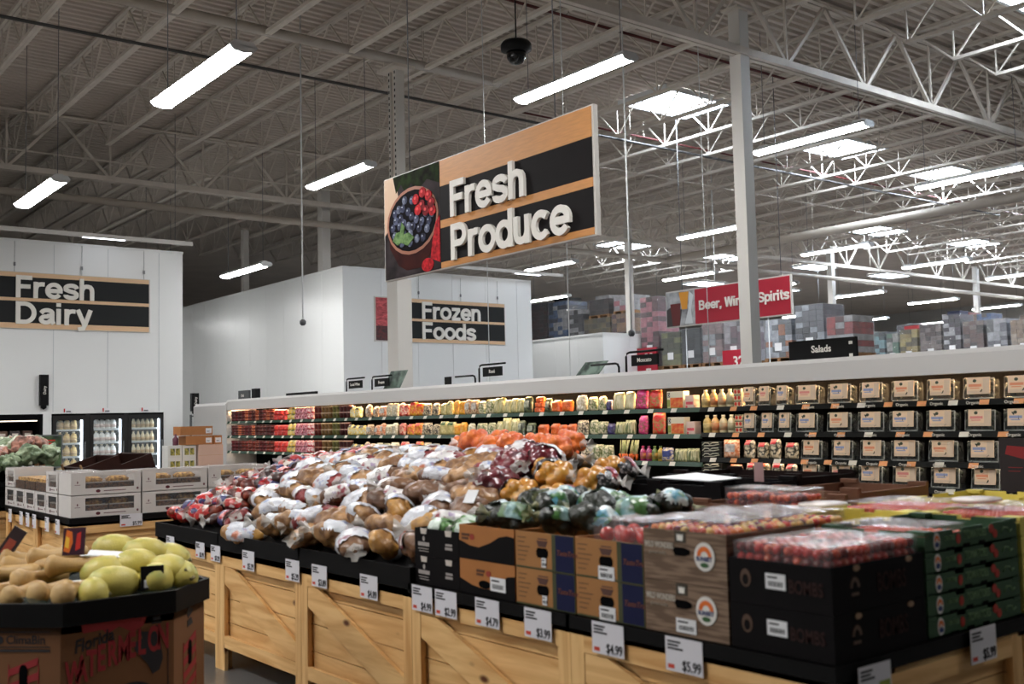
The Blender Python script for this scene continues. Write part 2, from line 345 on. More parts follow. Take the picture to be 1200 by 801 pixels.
for y0, y1, x in ((3, 40, -22.4), (3, 40, -19.6), (14.6, 16.6, -13.6), (19, 45, -13.3), (10, 34, -7.6), (3, 24, -23.6)):
    run('bridging_rod', 'slim bridging pipe under the joists, %s' % {-22.4: 'over the frozen foods wall', -19.6: 'above the hanging sign picture', -13.6: 'short piece before the first skylight', -13.3: 'beyond the first skylight', -7.6: 'in the bay nearest the viewer', -23.6: 'lowest, just before the thick main pipe'}[x], 'rod', [(x, y0, 8.02 if x != -23.6 else 7.5), (x, y1, 8.02 if x != -23.6 else 7.5)], .018, STEEL, 6)
# skylights
SKYM = emat('skylight_lens', (226, 240, 255), SKYLIGHT)
def skylight(x, y, label):
    t = thing('skylight', label, 'skylight', (x, y, 8.6), group='skylights')
    MB().box(-.68, .68, -1.05, 1.05, .155, .17).build('lens', SKYM, t)
    MB().box(-.75, .75, -1.12, -1.05, .1, .2).box(-.75, .75, 1.05, 1.12, .1, .2).box(-.75, -.68, -1.05, 1.05, .1, .2).box(.68, .75, -1.05, 1.05, .1, .2).build('curb_frame', WHITE, t)
for x, y, l in ((-16.3, 17.75, 'skylight just past the fresh produce sign, seen through the joists'), (-16.6, 24.6, 'skylight behind the strip light past the near column'), (-16.7, 30.3, 'skylight just above a strip light by the frame edge'), (-8.1, 18.3, 'skylight in the near bay at the top corner of the view'), (-23.7, 37.4, 'skylight above a strip light over the salads sign')):
    skylight(x, y, l)
for i, (x, y) in enumerate([(-16.7, 37), (-16.7, 43.6), (-23.3, 44), (-23.3, 50.5), (-16.7, 50.2), (-31.4, 37.4), (-31.4, 44), (-31.4, 30.8), (-38.7, 44), (-38.7, 50.5), (-31.4, 50.5)]):
    skylight(x, y, 'distant skylight glowing over the pallet racks, %s of the far skylights counted outward' % nth(i))
# strip lights
HOUS = mat('light_housing', (205, 205, 205), 0.45)
def strip(x0, y, z, label, strength=None, L=2.44, mname='strip_lens_far', wires=True):
    t = thing('strip_light', label, 'light', (x0, y, z), group='hanging strip lights')
    LM = emat(mname, (251, 251, 250), strength)
    pts = [(-.15, 0), (-.1, -.035), (0, -.05), (.1, -.035), (.15, 0)]
    MB().prism(pts, .03, L-.03, plane='yz').build('lens', LM, t)
    MB().prism([(-.155, .002), (.155, .002), (.1, .06), (-.1, .06)], 0, L, plane='yz').box(.1, .3, -.06, .06, .06, .1).box(L-.3, L-.1, -.06, .06, .06, .1).build('housing', HOUS, t)
    MB().prism([(-.16, .01), (-.11, -.045), (0, -.06), (.11, -.045), (.16, .01)], 0, .03, plane='yz').build('end_cap', HOUS, t)
    MB().prism([(-.16, .01), (-.11, -.045), (0, -.06), (.11, -.045), (.16, .01)], L-.03, L, plane='yz').build('end_cap', HOUS, t)
    if wires:
        for q in (.2, L-.2): MB().tube([(q, 0, .1), (q, 0, 8.78-z)], .006, 5).build('suspension_wire', GREY, t)
    return t
NEAR = [(-12.6, 4.5, 5.55, 'big strip light hanging nearest, above the fresh dairy wall'), (-19.75, 4.57, 5.55, 'strip light with long wire hanging low over the dairy sign'),
        (-12.45, 10.05, 6.5, 'long strip light hanging right above the fresh produce sign'), (-19.6, 10.15, 6.5, 'strip light hanging beside the riser column'), (-25.4, 10.7, 5.36, 'strip light hanging over the gap between the white blocks'),
        (-12.55, 15.85, 6.5, 'strip light just past the near column below a skylight'), (-12.6, 21.5, 6.5, 'strip light by the frame edge below the second skylight'), (-20.0, 21.75, 6.5, 'strip light level with the beer sign, touching the near column'),
        (-20.15, 27.55, 6.5, 'strip light below the skylight over the salads sign'), (-20.2, 33.3, 6.5, 'bright strip light floating alone over the far pallets'), (-26.6, 28.05, 6.5, 'strip light directly above the beer sign picture')]
for x, y, z, l in NEAR: strip(x, y, z, l, LAMP_NEAR, mname='strip_lens_near')
k = 0
for y in (33.3, 39.2, 45.0, 50.8, 56.6, 62.4, 68.2):
    for x in (-12.7, -20.3, -27.1, -34.3):
        if (x, y) == (-20.3, 33.3): continue
        strip(x, y, 6.5, 'distant strip light over the pallet racks, %s row back, %s along that row' % (nth(int((y-33)/5.8)), nth([-12.7, -20.3, -27.1, -34.3].index(x))), LAMP_FAR); k += 1
strip(-31.5, 10.7, 5.36, 'unseen strip light added behind the dairy block to brighten the frozen wall, nearer one', LAMP_BACK*.4, mname='strip_lens_wall_fill'); strip(-38.5, 10.7, 5.36, 'unseen strip light added behind the dairy block to brighten the frozen wall, farther one', LAMP_BACK*.4, mname='strip_lens_wall_fill')  # two unseen lamps added to brighten the frozen foods wall
for x, y in ((-27.1, 22.0), (-34.3, 28)): strip(x, y, 6.5, 'distant strip light above the wrapped pallets behind the annex, %s one' % ('nearer' if x > -30 else 'farther'), LAMP_FAR)
for i, (x, y) in enumerate(((-5.3, 4.5), (1.8, 10.05))): strip(x, y, 6.5 if y > 6 else 5.55, 'strip light continuing the row overhead outside the view, %s of two' % nth(i), LAMP_NEAR, mname='strip_lens_near')
for i, (x, y) in enumerate(((-19.5, -1.2), (-12.4, -1.2), (-6.6, -1.2), (-12.4, -6.5), (-6.6, -6.5))): strip(x, y, 5.55, 'strip light over the aisle behind the viewer, %s of five' % nth(i), LAMP_BACK, mname='strip_lens_back')
# white lamp rails along the tops of the white blocks
for y0, y1, z, l in ((3.0, 9.1, 5.78, 'long white rail above the fresh dairy wall'), (16.0, 20.4, 5.78, 'long white rail above the frozen foods wall')):
    t = thing('lamp_rail', l, 'rail', (-23.5, y0, z)); MB().box(-.05, .05, 0, y1-y0, -.04, .05).build('channel', COLM, t); MB().box(-.045, .045, (y1-y0)*.6, (y1-y0)*.6+.9, -.05, -.04).build('lens', emat('rail_lens', (240, 245, 255), 6), t)
    for q in (.4, (y1-y0)-.4): MB().tube([(0, q, .05), (0, q, 8.78-z)], .006, 5).build('suspension_wire', GREY, t)
# dome camera, drop pendants
t = thing('dome_camera', 'black dome camera hanging from the joists above the strip light', 'camera', (-11.9, 9.55, 7.02))
MB().lathe([(.2, .14), (.23, .1), (.23, .02), (.13, -.02)], 20).build('housing', BLACK, t)
MB().lathe([(.02, -.2), (.1, -.17), (.14, -.1), (.15, -.02), (.13, .0)], 20).build('dome', mat('smoked_dome', (10, 10, 12), .12), t)
MB().tube([(0, 0, .14), (0, 0, 1.76)], .012, 6).build('drop_rod', BLACK, t)
for x, y, z, l in ((-16.39, 8.3, 3.32, 'thin white drop pole with sensor beside the frozen block corner'), (-12.15, 12.0, 2.92, 'thin white drop pole with sensor in front of the thin far column'), (-20.2, 23.4, 5.0, 'thin white drop pole by the frame edge under the skylights')):
    t = thing('sensor_pendant', l, 'sensor', (x, y, z)); MB().tube([(0, 0, .05), (0, 0, 8.78-z)], .014, 6).build('pole', WHITE, t); MB().lathe([(.03, -.05), (.055, -.02), (.055, .03), (.02, .06)], 12).build('sensor_head', mat('sensor_grey', (70, 72, 76), .3), t)
for i, (x, y, z0) in enumerate(((-12.4, 9.3, 2.1), (-10.6, 9.3, 2.1), (-11.4, 13, 2.1))):
    tag(MB().tube([(x, y, z0), (x, y, 8.78)], .007, 5).build('power_drop', WHITE), 'thin white cable dropping to the case top, %s from the riser column' % nth(i), 'cable')
# ------------------------------------------------------------ hanging and wall signs
SIGNWOOD = mat('sign_wood_print', (205, 140, 72), 0.5, var=.14, vscale=6, stretch=(1, 1, 9)); SIGNPALE = mat('pale_sign_wood', (226, 188, 148), 0.5, var=.08, vscale=5, stretch=(1, 1, 8))
SIGNBLK = mat('sign_black_print', (22, 18, 19), 0.7, spec=.15, var=.12, vscale=5); SIGNGREY = mat('sign_charcoal_print', (38, 39, 40), 0.7, spec=.2)
SIGNEDGE = mat('sign_edge', (206, 202, 196), 0.5); SIGNRED = mat('sign_red', (172, 14, 44), 0.5)
def banded(t, L, H, bands, mats, face, s0=0.0):
    """bands: (top fraction, bottom fraction, material) across the panel from s0 to L; built on the -y face, rotated for +x"""
    rot = (0, 0, 0) if face == '-y' else (0, 0, pi/2)
    b = MB(); b.box(0, L, 0, .05, 0, H); b.build('panel', SIGNEDGE, t, rot=rot)
    for k, (a, c, m) in enumerate(bands):
        MB().box(s0+.0, L-.025, -.006, 0, H*(1-c)+(.012 if c == 1 else 0), H*(1-a)-(.012 if a == 0 else 0)).build('stripe', m, t, rot=rot)
    return rot
# fresh produce
t = thing('hanging_sign', 'large hanging sign with wood stripes, berry bowl picture and the words fresh produce', 'sign', (-9.87, 6.0, 3.12))
H = 1.13
banded(t, 3.42, H, [(0, .245, SIGNWOOD), (.245, .555, SIGNBLK), (.555, .627, SIGNWOOD), (.627, .936, SIGNBLK), (.936, 1, SIGNWOOD)], None, '-y', 1.1)
bold('Fresh', .5, .03, WTEXT, t, (1.31, -.006, H*(1-.557)), squeeze=.97)
bold('Produce', .5, .03, WTEXT, t, (1.31, -.006, H*(1-.945)), squeeze=.99)
# the berry picture, flat on the panel
ph = MB().box(.02, 1.1, -.007, 0, .012, H-.012).build('picture', mat('photo_stone_ground', (58, 50, 52), .7, rgb2=(20, 15, 16), vscale=3, spec=.08), t)
MB().prism([(.02, .5), (.2, .62), (.3, .9), (.24, H-.012), (.02, H-.012)], -.0085, -.007).build('plate_print', mat('photo_cream', (196, 164, 136), .5), ph)
MB().prism([(.2, 1.118), (.26, .93), (.36, 1.02), (.45, .9), (.56, 1.0), (.66, .88), (.86, .98), (1.09, .9), (1.09, 1.118)], -.009, -.007).build('leaf_print', mat('photo_dark_leaf', (36, 52, 20), .7, rgb2=(16, 11, 9), vscale=7, spec=.05), ph)
bw = [(.07, .62)]+[(.57+.51*cos(radians(a)), .6+.53*sin(radians(a))) for a in range(190, 351, 10)]+[(1.09, .62)]
def disc(cx, cz, rx, rz, n=22): return [(cx+rx*cos(2*pi*k/n), cz+rz*sin(2*pi*k/n)) for k in range(n)]
MB().prism([(.07, .6), (.13, .34), (.3, .14), (.46, .07), (.72, .07), (.9, .18), (1.02, .36), (1.07, .6)], -.0095, -.007).build('bowl_print', mat('photo_bowl_side', (62, 28, 24), .7, spec=.05, rgb2=(44, 22, 22), vscale=4), ph)
MB().prism(disc(.57, .59, .5, .36), -.0105, -.007).build('bowl_rim_print', mat('photo_bowl_rim', (150, 92, 66), .5), ph)
MB().prism(disc(.57, .59, .465, .325), -.0115, -.007).build('bowl_inside_print', mat('photo_bowl_dark', (14, 9, 14), .7, spec=.05), ph)
BLUEB = [mat('photo_blueberry%d' % k, c, .6, rgb2=d, vscale=22, spec=.1) for k, (c, d) in enumerate((((96, 102, 128), (34, 36, 54)), ((66, 70, 96), (22, 22, 36)), ((120, 126, 146), (50, 54, 76))))]
RASP = mat('photo_raspberry', (206, 36, 44), .6, rgb2=(130, 10, 22), vscale=26, spec=.1); RASPD = mat('photo_raspberry_dark', (150, 16, 30), .6, rgb2=(90, 6, 16), vscale=26, spec=.1); MINT = mat('photo_mint', (116, 146, 92), .6, rgb2=(66, 98, 52), vscale=20, spec=.1); BERRYHL = mat('berry_highlight_ink', (168, 174, 190), .6, spec=.1)
pts_ = []
for i in range(900):
    a = RND.uniform(0, 2*pi); r = sqrt(RND.random()); x = .57+.41*r*cos(a); z = .6+.27*r*sin(a)
    if (x > .6 and z > .63) or any((x-p[0])**2+((z-p[1])*1.0)**2 < .082**2 for p in pts_): continue
    pts_.append((x, z)); k = len(pts_)
    b = MB().prism(disc(x, z, .05, .046, 12), -.0122-.00012*k, -.011).build('berry_print', BLUEB[k % 3], ph); MB().prism(disc(x-.014, z+.016, .013, .01, 8), -.0128-.00012*k, -.0122-.00012*k).build('berry_highlight_print', BERRYHL, b)  # pale dot is a highlight painted on each printed berry
for i, (x, z) in enumerate(((.66, .8), (.77, .72), (.9, .8), (.7, .68), (.85, .65), (.97, .63), (.79, .85), (.95, .72))):
    o = MB().prism(disc(x, z, .062, .056, 11), -.019-.0002*i, -.011).build('raspberry_print', (RASP, RASPD)[i % 3 == 1], ph); MB().prism(disc(x-.012, z+.014, .022, .018, 9), -.0194-.0002*i, -.019-.0002*i).build('raspberry_highlight_print', mat('rasp_highlight_ink', (230, 84, 84), .6, spec=.1), o)  # lighter disc is a painted highlight on each printed raspberry
for i, pts in enumerate(([(.2, .42), (.3, .36), (.42, .4), (.36, .5), (.27, .5)], [(.36, .38), (.5, .33), (.62, .4), (.52, .47), (.42, .46)], [(.34, .44), (.4, .42), (.44, .54), (.38, .6)])):
    MB().prism(pts, -.022-.0003*i, -.011).build('mint_print', MINT, ph)
MB().prism([(.92, .14), (1.09, .08), (1.09, .56), (1.02, .5), (.95, .3)], -.0125, -.007).build('strawberry_print', RASP, ph); MB().prism(disc(.86, .08, .11, .07), -.013, -.007).build('strawberry_print', RASP, ph)
for x in (.5, 2.9): MB().tube([(x, .02, H), (x, .02, 8.75-3.12)], .006, 5).build('suspension_cable', GREY, t)
# fresh dairy
t = thing('wall_sign', 'dark striped wall sign with the words fresh dairy on the white wall', 'sign', (-23.97, 3.2, 3.74)); H = 1.22
banded(t, 5.09, H, [(0, .09, SIGNPALE), (.09, .456, SIGNGREY), (.456, .515, SIGNPALE), (.515, .897, SIGNGREY), (.897, 1, SIGNPALE)], None, '+x', .03)
bold('Fresh', .66, .03, WTEXT, t, (.008, 2.22, H*(1-.455)), '+x', squeeze=1.0); bold('Dairy', .66, .03, WTEXT, t, (.008, 2.22, H*(1-.915)), '+x', squeeze=1.03)
for y in (2.2, 3.58, 4.95): MB().tube([(-.0, y, H), (-.0, y, 1.88)], .005, 5).box(-.012, .012, y-.02, y+.02, H+.12, H+.2).build('suspension_cable', GREY, t)
# frozen foods
t = thing('wall_sign', 'dark striped wall sign with the words frozen foods and a red meat picture', 'sign', (-23.97, 14.22, 3.7)); H = 1.2
banded(t, 4.36, H, [(0, .09, SIGNPALE), (.09, .456, SIGNGREY), (.456, .515, SIGNPALE), (.515, .91, SIGNGREY), (.91, 1, SIGNPALE)], None, '+x', 1.05)
bold('Frozen', .655, .03, WTEXT, t, (.008, 1.48, H*(1-.46)), '+x', squeeze=1.02); bold('Foods', .655, .03, WTEXT, t, (.008, 1.48, H*(1-.92)), '+x', squeeze=1.02)
ph = MB().box(0, .008, .04, 1.03, .03, H-.03).build('picture', mat('photo_meat', (214, 88, 92), .5, rgb2=(128, 26, 34), vscale=3.4, distort=2.0, stretch=(1, 1, 2.4)), t)
MB().box(.008, .01, .04, 1.03, .03, .42).build('meat_shadow_print', mat('photo_meat_dark', (92, 24, 26), .5, rgb2=(34, 12, 14), vscale=5, distort=2), ph)
for y in (.5, 1.4, 2.8, 4.1): MB().tube([(0, y, H), (0, y, 1.85)], .005, 5).box(-.012, .012, y-.02, y+.02, H+.12, H+.2).build('suspension_cable', GREY, t)
# beer, wine and spirits
t = thing('hanging_sign', 'red hanging sign with glasses picture and words beer, wine, spirits beyond the near column', 'sign', (-17.05, 18.0, 3.6)); H = .85
MB().box(0, 3.56, 0, .05, 0, H).build('panel', SIGNEDGE, t); MB().box(.9, 3.53, -.006, 0, .03, H-.03).build('red_field', SIGNRED, t)
bold('Beer, Wine', .3, .02, WTEXT, t, (1.03, -.006, .335), squeeze=.97); bold('Spirits', .3, .02, WTEXT, t, (2.70, -.006, .335), squeeze=.95)
ph = MB().box(.02, .9, -.006, 0, .03, H-.03).build('picture', mat('photo_bar', (190, 192, 194), .5, rgb2=(120, 122, 126), vscale=4), t)
MB().prism([(.02, .03), (.02, .42), (.2, .5), (.3, .03)], -.008, -.006).prism([(.3, .03), (.42, .03), (.5, .4), (.4, .42)], -.0085, -.006).build('shadow_print', mat('photo_charcoal', (52, 46, 48), .5), ph)
MB().prism([(.2, .04), (.42, .04), (.46, .55), (.14, .55)], -.009, -.006).build('ale_glass_print', mat('photo_ale', (96, 22, 22), .5), ph)
MB().prism([(.5, .4), (.66, .4), (.72, .8), (.42, .8)], -.0095, -.006).build('lager_glass_print', mat('photo_lager', (222, 150, 44), .5), ph)
MB().prism([(.58, .06), (.82, .06), (.78, .36), (.86, .7), (.74, .8), (.7, .4)], -.01, -.006).build('wine_glass_print', mat('photo_glass', (214, 218, 220), .5), ph)
for x in (.5, 3.3): MB().tube([(x, .02, H), (x, .02, 8.75-3.6)], .008, 5).build('suspension_cable', GREY, t)
for x in (.55, 2.9): tag(MB().tube([(-17.05+x, 18.05, 1.0), (-17.05+x, 18.05, 3.6)], .012, 5).build('drop_cable', WHITE), 'white cable dropping below the red beer sign, at its %s end' % ('picture' if x < 1 else 'spirits'), 'cable')

# ------------------------------------------------------------ the long refrigerated case
CASEW = mat('case_white_enamel', (214, 212, 210), 0.35); CASEBLK = mat('case_black_liner', (7, 7, 8), 0.75, spec=.08); LIPG = mat('green_price_rail', (22, 62, 44), 0.45); LIPK = mat('black_price_rail', (12, 14, 13), 0.5, spec=.2)
LBLW = mat('shelf_label_white', (226, 220, 206), 0.6); LBLO = mat('shelf_label_orange', (232, 160, 104), 0.6)
YF = 8.55
def case(x0, x1, shelves, lip, label, first_end):
    t = thing('refrigerated_case', label, 'cooler', (x0, YF, 0)); L = x1-x0
    prof = [(0, 1.89), (0, 2.06), (.03, 2.1), (1.1, 2.1), (1.1, 2.07), (.2, 2.06), (.1, 2.0), (.1, 1.89)]
    MB().prism(prof, 0, L, plane='yz').build('header', CASEW, t); MB().box(0.01, L-.01, .2, 1.08, 2.02, 2.05).build('added_glow_blocker', CASEBLK, t)  # black sheet added under the canopy to stop its lamp-lit glow
    MB().box(0, L, .62, 1.1, 0, 2.07).build('back_panel', CASEBLK, t)
    MB().box(0, L, .05, .62, 0, .12).box(0, L, -.06, .0, .1, .62).box(0, L, 0, .62, .1, .55).build('bottom_deck', CASEBLK, t)
    if first_end: MB().prism([(-.02, 0), (-.02, 2.02), (.04, 2.1), (1.1, 2.1), (1.1, 0)], -.06, 0, plane='yz').build('end_panel', CASEW, t)
    MB().box(0.05, L-.05, .13, .17, 1.915, 1.93).build('case_light', emat('case_lamp_warm', (255, 206, 150), CASE_WARM), t)
    for z in shelves:
        s = MB().box(0, L, .02, .6, z-.02, z).build('shelf', CASEBLK, t)
        MB().add([(0, -.012, z-.042), (L, -.012, z-.042), (L, .012, z+.006), (0, .012, z+.006), (0, .025, z-.042), (L, .025, z-.042), (L, .025, z+.006), (0, .025, z+.006)], [(0, 1, 2, 3), (4, 7, 6, 5), (0, 4, 5, 1), (3, 2, 6, 7), (0, 3, 7, 4), (1, 5, 6, 2)]).build('price_rail', lip, s)
        MB().box(.05, L-.05, .035, .06, z-.034, z-.021).build('shelf_lamp', emat('case_lamp_shelf', (255, 232, 206), CASE_SHELF), s)
        x = .12; k = 0
        while x < L-.15:
            ww = .085; m = LBLW if (lip is LIPG or k % 3 == 0) else LBLO
            o = MB().add([(x, -.0135, z-.04), (x+ww, -.0135, z-.04), (x+ww, .0085, z+.003), (x, .0085, z+.003)], [(0, 1, 2, 3)]).build('price_label', m, s)
            x += (.4 if lip is LIPG else .31)*RND.uniform(.85, 1.1); k += 1
        if lip is LIPK:
            x = 1.35
            while x < L-.4:
                text('Organic', .036, LBLW, s, (x, -.016, z-.034), offset=.01, spacing=1.05); x += .33
    return t
case(-20.22, -7.66, (1.66, 1.375, 1.075), LIPG, 'long white-topped refrigerated case with green price rails full of bagged vegetables', True)
case(-7.66, -2.4, (1.66, 1.39, 1.128, .9), LIPK, 'white-topped refrigerated case with black rails holding clear boxes of organic greens', False)
tag(MB().prism([(8.7, 0), (8.7, 2.0), (8.76, 2.06), (9.7, 2.06), (9.7, 0)], -22.4, -20.3, plane='yz').build('case_back_panel', CASEW), 'plain white end of another refrigerated case behind the brown cartons', 'cooler')

# products
def grid_pillow(w, h, t, nu=10, nv=9, seed=0, lump=.25, ls=14.0, lean=.12, crimp=.05):
    """two-sided filled bag standing on its bottom edge; returns body builder and label patch builder"""
    def P(u, v, side, off=0.0):
        a = (1-abs(2*u-1)**2.6); c = min(1, (1-v)/max(crimp*4, .01))**.6 * min(1, v*6+.35)
        th = t/2*(a**.5)*c*(1+lump*mnoise.noise(Vector((u*w*ls+seed*3.1, v*h*ls, side*2.0+seed))))+off
        x = (u-.5)*w*(1-.06*(1-v)*0-.1*max(0, v-.8)*2); z = v*h
        return (x, -side*th+lean*z*.6, z)
    b = MB(); vs = []
    for side in (1, -1):
        for j in range(nv+1):
            for i in range(nu+1): vs.append(P(i/nu, j/nv, side))
    fs = []; n = (nu+1)*(nv+1)
    for s_ in range(2):
        for j in range(nv):
            for i in range(nu):
                a = s_*n+j*(nu+1)+i; q = (a, a+1, a+nu+2, a+nu+1); fs.append(q if s_ == 0 else q[::-1])
    for j in range(nv):
        a = j*(nu+1); fs.append((a+nu+1, n+a+nu+1, n+a, a)); a += nu; fs.append((a, n+a, n+a+nu+1, a+nu+1))
    for i in range(nu): fs.append((i, n+i, n+i+1, i+1)); a = nv*(nu+1)+i; fs.append((a+1, n+a+1, n+a, a))
    b.add(vs, fs, 0, True)
    lb = MB(); m = 6; lv = [P(.18+.64*i/m, .34+.42*j/4, 1, .004) for j in range(5) for i in range(m+1)]
    lb.add(lv, [(j*(m+1)+i, j*(m+1)+i+1, (j+1)*(m+1)+i+1, (j+1)*(m+1)+i) for j in range(4) for i in range(m)], 0, True)
    tb = MB(); tv = [P(.22+.56*i/8, .74+.25*j/2, 1, .003) for j in range(3) for i in range(9)]
    tb.add(tv, [(j*9+i, j*9+i+1, (j+1)*9+i+1, (j+1)*9+i) for j in range(2) for i in range(8)], 0, True)
    return b, lb, tb
def fill(name, c1, c2, vs=26, coat=.5, stretch=None): return mat('fill_'+name, c1, .4, rgb2=c2, vscale=vs, coat=coat, bump=.35, bscale=40, stretch=stretch, lo=.42, hi=.6)
BAGS = { # kind: (noun, fill colours, label colour or None, top colour or None, width, height, thickness, streak)
 'yelbag': ('yellow and white snack vegetable bag', (236, 200, 70), (214, 190, 150), None, (120, 130, 50), .15, .11, .08, 0),
 'pinkbag': ('pink and white bag of radishes', (226, 160, 170), (150, 40, 66), None, None, .155, .11, .08, 0),
 'radbag': ('red and white striped radish bag', (206, 36, 56), (236, 210, 208), None, None, .11, .11, .08, 0),
 'redpack': ('bright red pack of peppers', (216, 52, 40), (180, 30, 28), None, None, .17, .1, .09, 0),
 'lemonbag': ('yellow bag of peeled squash', (240, 204, 62), (226, 220, 190), None, (30, 34, 32), .19, .19, .1, 0),
 'creambag': ('cream-coloured bag of cut vegetables', (232, 200, 160), (150, 110, 80), (230, 220, 206), None, .2, .2, .1, 0),
 'peachbag': ('peach-coloured bag of sliced vegetables', (238, 196, 162), (214, 120, 70), (240, 230, 220), None, .2, .2, .1, 0),
 'whitebag': ('white bag of cauliflower florets', (236, 228, 206), (190, 176, 140), None, (220, 214, 190), .19, .2, .1, 0),
 'redbag': ('red bag of sweet peppers', (218, 48, 38), (236, 190, 160), None, (196, 30, 36), .18, .21, .1, 0),
 'yelred': ('yellow and orange bag of mini peppers', (246, 180, 50), (230, 90, 40), None, (206, 34, 40), .2, .21, .1, 0),
 'mush': ('speckled bag of sliced mushrooms', (226, 206, 170), (70, 56, 44), None, None, .22, .2, .1, 0),
 'greenbox': ('bag of peas with green bands', (222, 206, 140), (196, 180, 110), None, (46, 84, 40), .17, .2, .1, 0),
 'goldbag': ('golden bag of cut squash', (244, 180, 56), (232, 150, 40), None, (236, 160, 40), .15, .2, .1, 0),
 'greenwhite': ('pale green mixed vegetable bag', (226, 214, 180), (110, 124, 70), None, None, .18, .19, .1, 0),
 'greenwhite2': ('pale green bag of long onions', (214, 206, 160), (96, 110, 60), None, None, .2, .17, .1, 1),
 'stalk': ('tall bag of pale green celery hearts', (226, 214, 166), (150, 150, 80), None, None, .14, .23, .1, 1),
 'stalkpale': ('tall pale bag of celery sticks', (232, 222, 184), (196, 186, 130), None, None, .17, .25, .09, 1),
 'darkgreen': ('dark green bag of leafy greens', (90, 104, 66), (30, 40, 26), (200, 204, 180), None, .14, .2, .1, 0),
 'orangebag': ('orange bag of baby carrots', (242, 120, 40), (226, 90, 26), None, (200, 110, 70), .19, .16, .11, 0),
 'orangestack': ('orange pack of carrot sticks', (240, 110, 44), (206, 80, 34), None, None, .18, .07, .1, 0),
 'purple': ('dark purple bag of cabbage', (66, 50, 120), (36, 26, 70), None, None, .11, .15, .08, 0),
 'pinktall': ('tall magenta bag of salad mix', (226, 50, 130), (150, 70, 60), None, (232, 60, 150), .17, .26, .09, 0),
 'redtall': ('tall red bag of salad mix', (226, 44, 40), (170, 130, 60), None, (226, 36, 44), .17, .26, .09, 0),
 'bluebag': ('white and blue bag of mini vegetables', (226, 206, 170), (60, 70, 140), (60, 76, 150), None, .15, .2, .09, 0),
 'saladkit': ('bag of chopped salad with red top', (226, 206, 170), (50, 44, 26), None, (186, 24, 40), .145, .2, .1, 0),
 'orangetall': ('bag of chopped salad with orange top', (206, 180, 140), (70, 66, 40), None, (230, 96, 36), .145, .23, .1, 0)}
for nm in ('stem',): pass
_PB = {}
def bag_proto(kind):
    noun, c1, c2, lab, top, w_, h_, t_, st = BAGS[kind]; res = []
    for s in range(2):
        b, lb, tb = grid_pillow(w_*.97, h_, t_, seed=hash(kind) % 7+s*5 if False else (len(kind)*3+s*5), lump=.35)
        m = fill(kind, c1, c2, 30 if not st else 40, stretch=(1, 1, .12) if st else None)
        pr = [('bag', b.mesh('bag', m))]
        if lab: pr.append(('label', lb.mesh('label', mat('lab_'+kind, lab, .5, rgb2=tuple(int(x*.7) for x in lab), vscale=22))))
        if top: pr.append(('top_band', tb.mesh('top_band', mat('top_'+kind, top, .4, coat=.4))))
        res.append(pr)
    return noun, w_, h_, res
CNT = {}
SHNAME = {1: 'top', 2: 'second', 3: 'third', 4: 'lowest'}
def shelf_thing(name, noun, cat, x, y, z, sh, kind, meshes, sc=1.0, rz=0.0, sx=1.0):
    k = CNT[(kind, sh)] = CNT.get((kind, sh), -1)+1
    t = thing(name, '%s, %s from far end, %s cooler shelf' % (noun, nth(k), SHNAME[sh]), cat, (x, y, z), (0, 0, rz), '%ss in the refrigerated case' % cat)
    t.scale = (sx, 1, sc)
    for nm, me in meshes: link(nm, me, t)
    return t
# tubs, jars, bottles, boxes
def lathe_mesh(nm, prof, m, n=12): return MB().lathe(prof, n).mesh(nm, m)
TUBC = [((96, 24, 26), (60, 22, 20)), ((150, 40, 30), (206, 120, 70)), ((60, 26, 26), (110, 40, 34)), ((120, 24, 30), (70, 20, 22)), ((170, 60, 40), (40, 20, 18)), ((74, 30, 28), (150, 60, 40))]
TUBP = []
for i, (a, c) in enumerate(TUBC):
    TUBP.append([('tub', lathe_mesh('tub', [(.064, 0), (.073, .05), (.074, .056)], mat('tub%d' % i, a, .35, coat=.4))), ('lid', lathe_mesh('lid', [(.077, .056), (.077, .066), (.07, .068)], mat('tublid%d' % i, c, .4))), ('label', lathe_mesh('label', [(.071, .018), (.0735, .04)], mat('tublab%d' % i, tuple(min(255, x+50) for x in c), .5, rgb2=a, vscale=30)))])
JARC = {'jarred': ('dark red tub of salsa', (120, 36, 32), (170, 110, 90)), 'jartan': ('tan tub of hummus', (150, 112, 66), (206, 180, 150)), 'jargreen': ('olive green tub of dip', (120, 116, 60), (176, 168, 120)), 'jardark': ('maroon tub of dip', (84, 30, 34), (190, 150, 140))}
JARP = {k: [('tub', lathe_mesh('tub', [(.052, 0), (.058, .085), (.058, .09)], mat('jar_'+k, c1, .3, coat=.5, rgb2=tuple(int(x*.7) for x in c1), vscale=24))), ('lid', lathe_mesh('lid', [(.06, .09), (.06, .104), (.054, .106)], mat('jarlid_'+k, c2, .4)))] for k, (n_, c1, c2) in JARC.items()}
def bottle_parts(key, juice, lab, cap, w_=.045, h_=.19):
    m = mat('juice_'+key, juice, .2, coat=.5, rgb2=tuple(int(x*.85) for x in juice), vscale=12)
    return [('bottle', lathe_mesh('bottle', [(w_*.9, 0), (w_, .01), (w_, h_*.62), (w_*.8, h_*.74), (w_*.42, h_*.84), (w_*.4, h_*.9)], m, 14)), ('cap', lathe_mesh('cap', [(w_*.46, h_*.9), (w_*.46, h_), (w_*.4, h_)], mat('cap_'+key, cap, .4))), ('label', lathe_mesh('label', [(w_*1.015, h_*.15), (w_*1.015, h_*.55)], mat('blab_'+key, lab, .5, rgb2=tuple(int(x*.75) for x in juice), vscale=16), 14))]
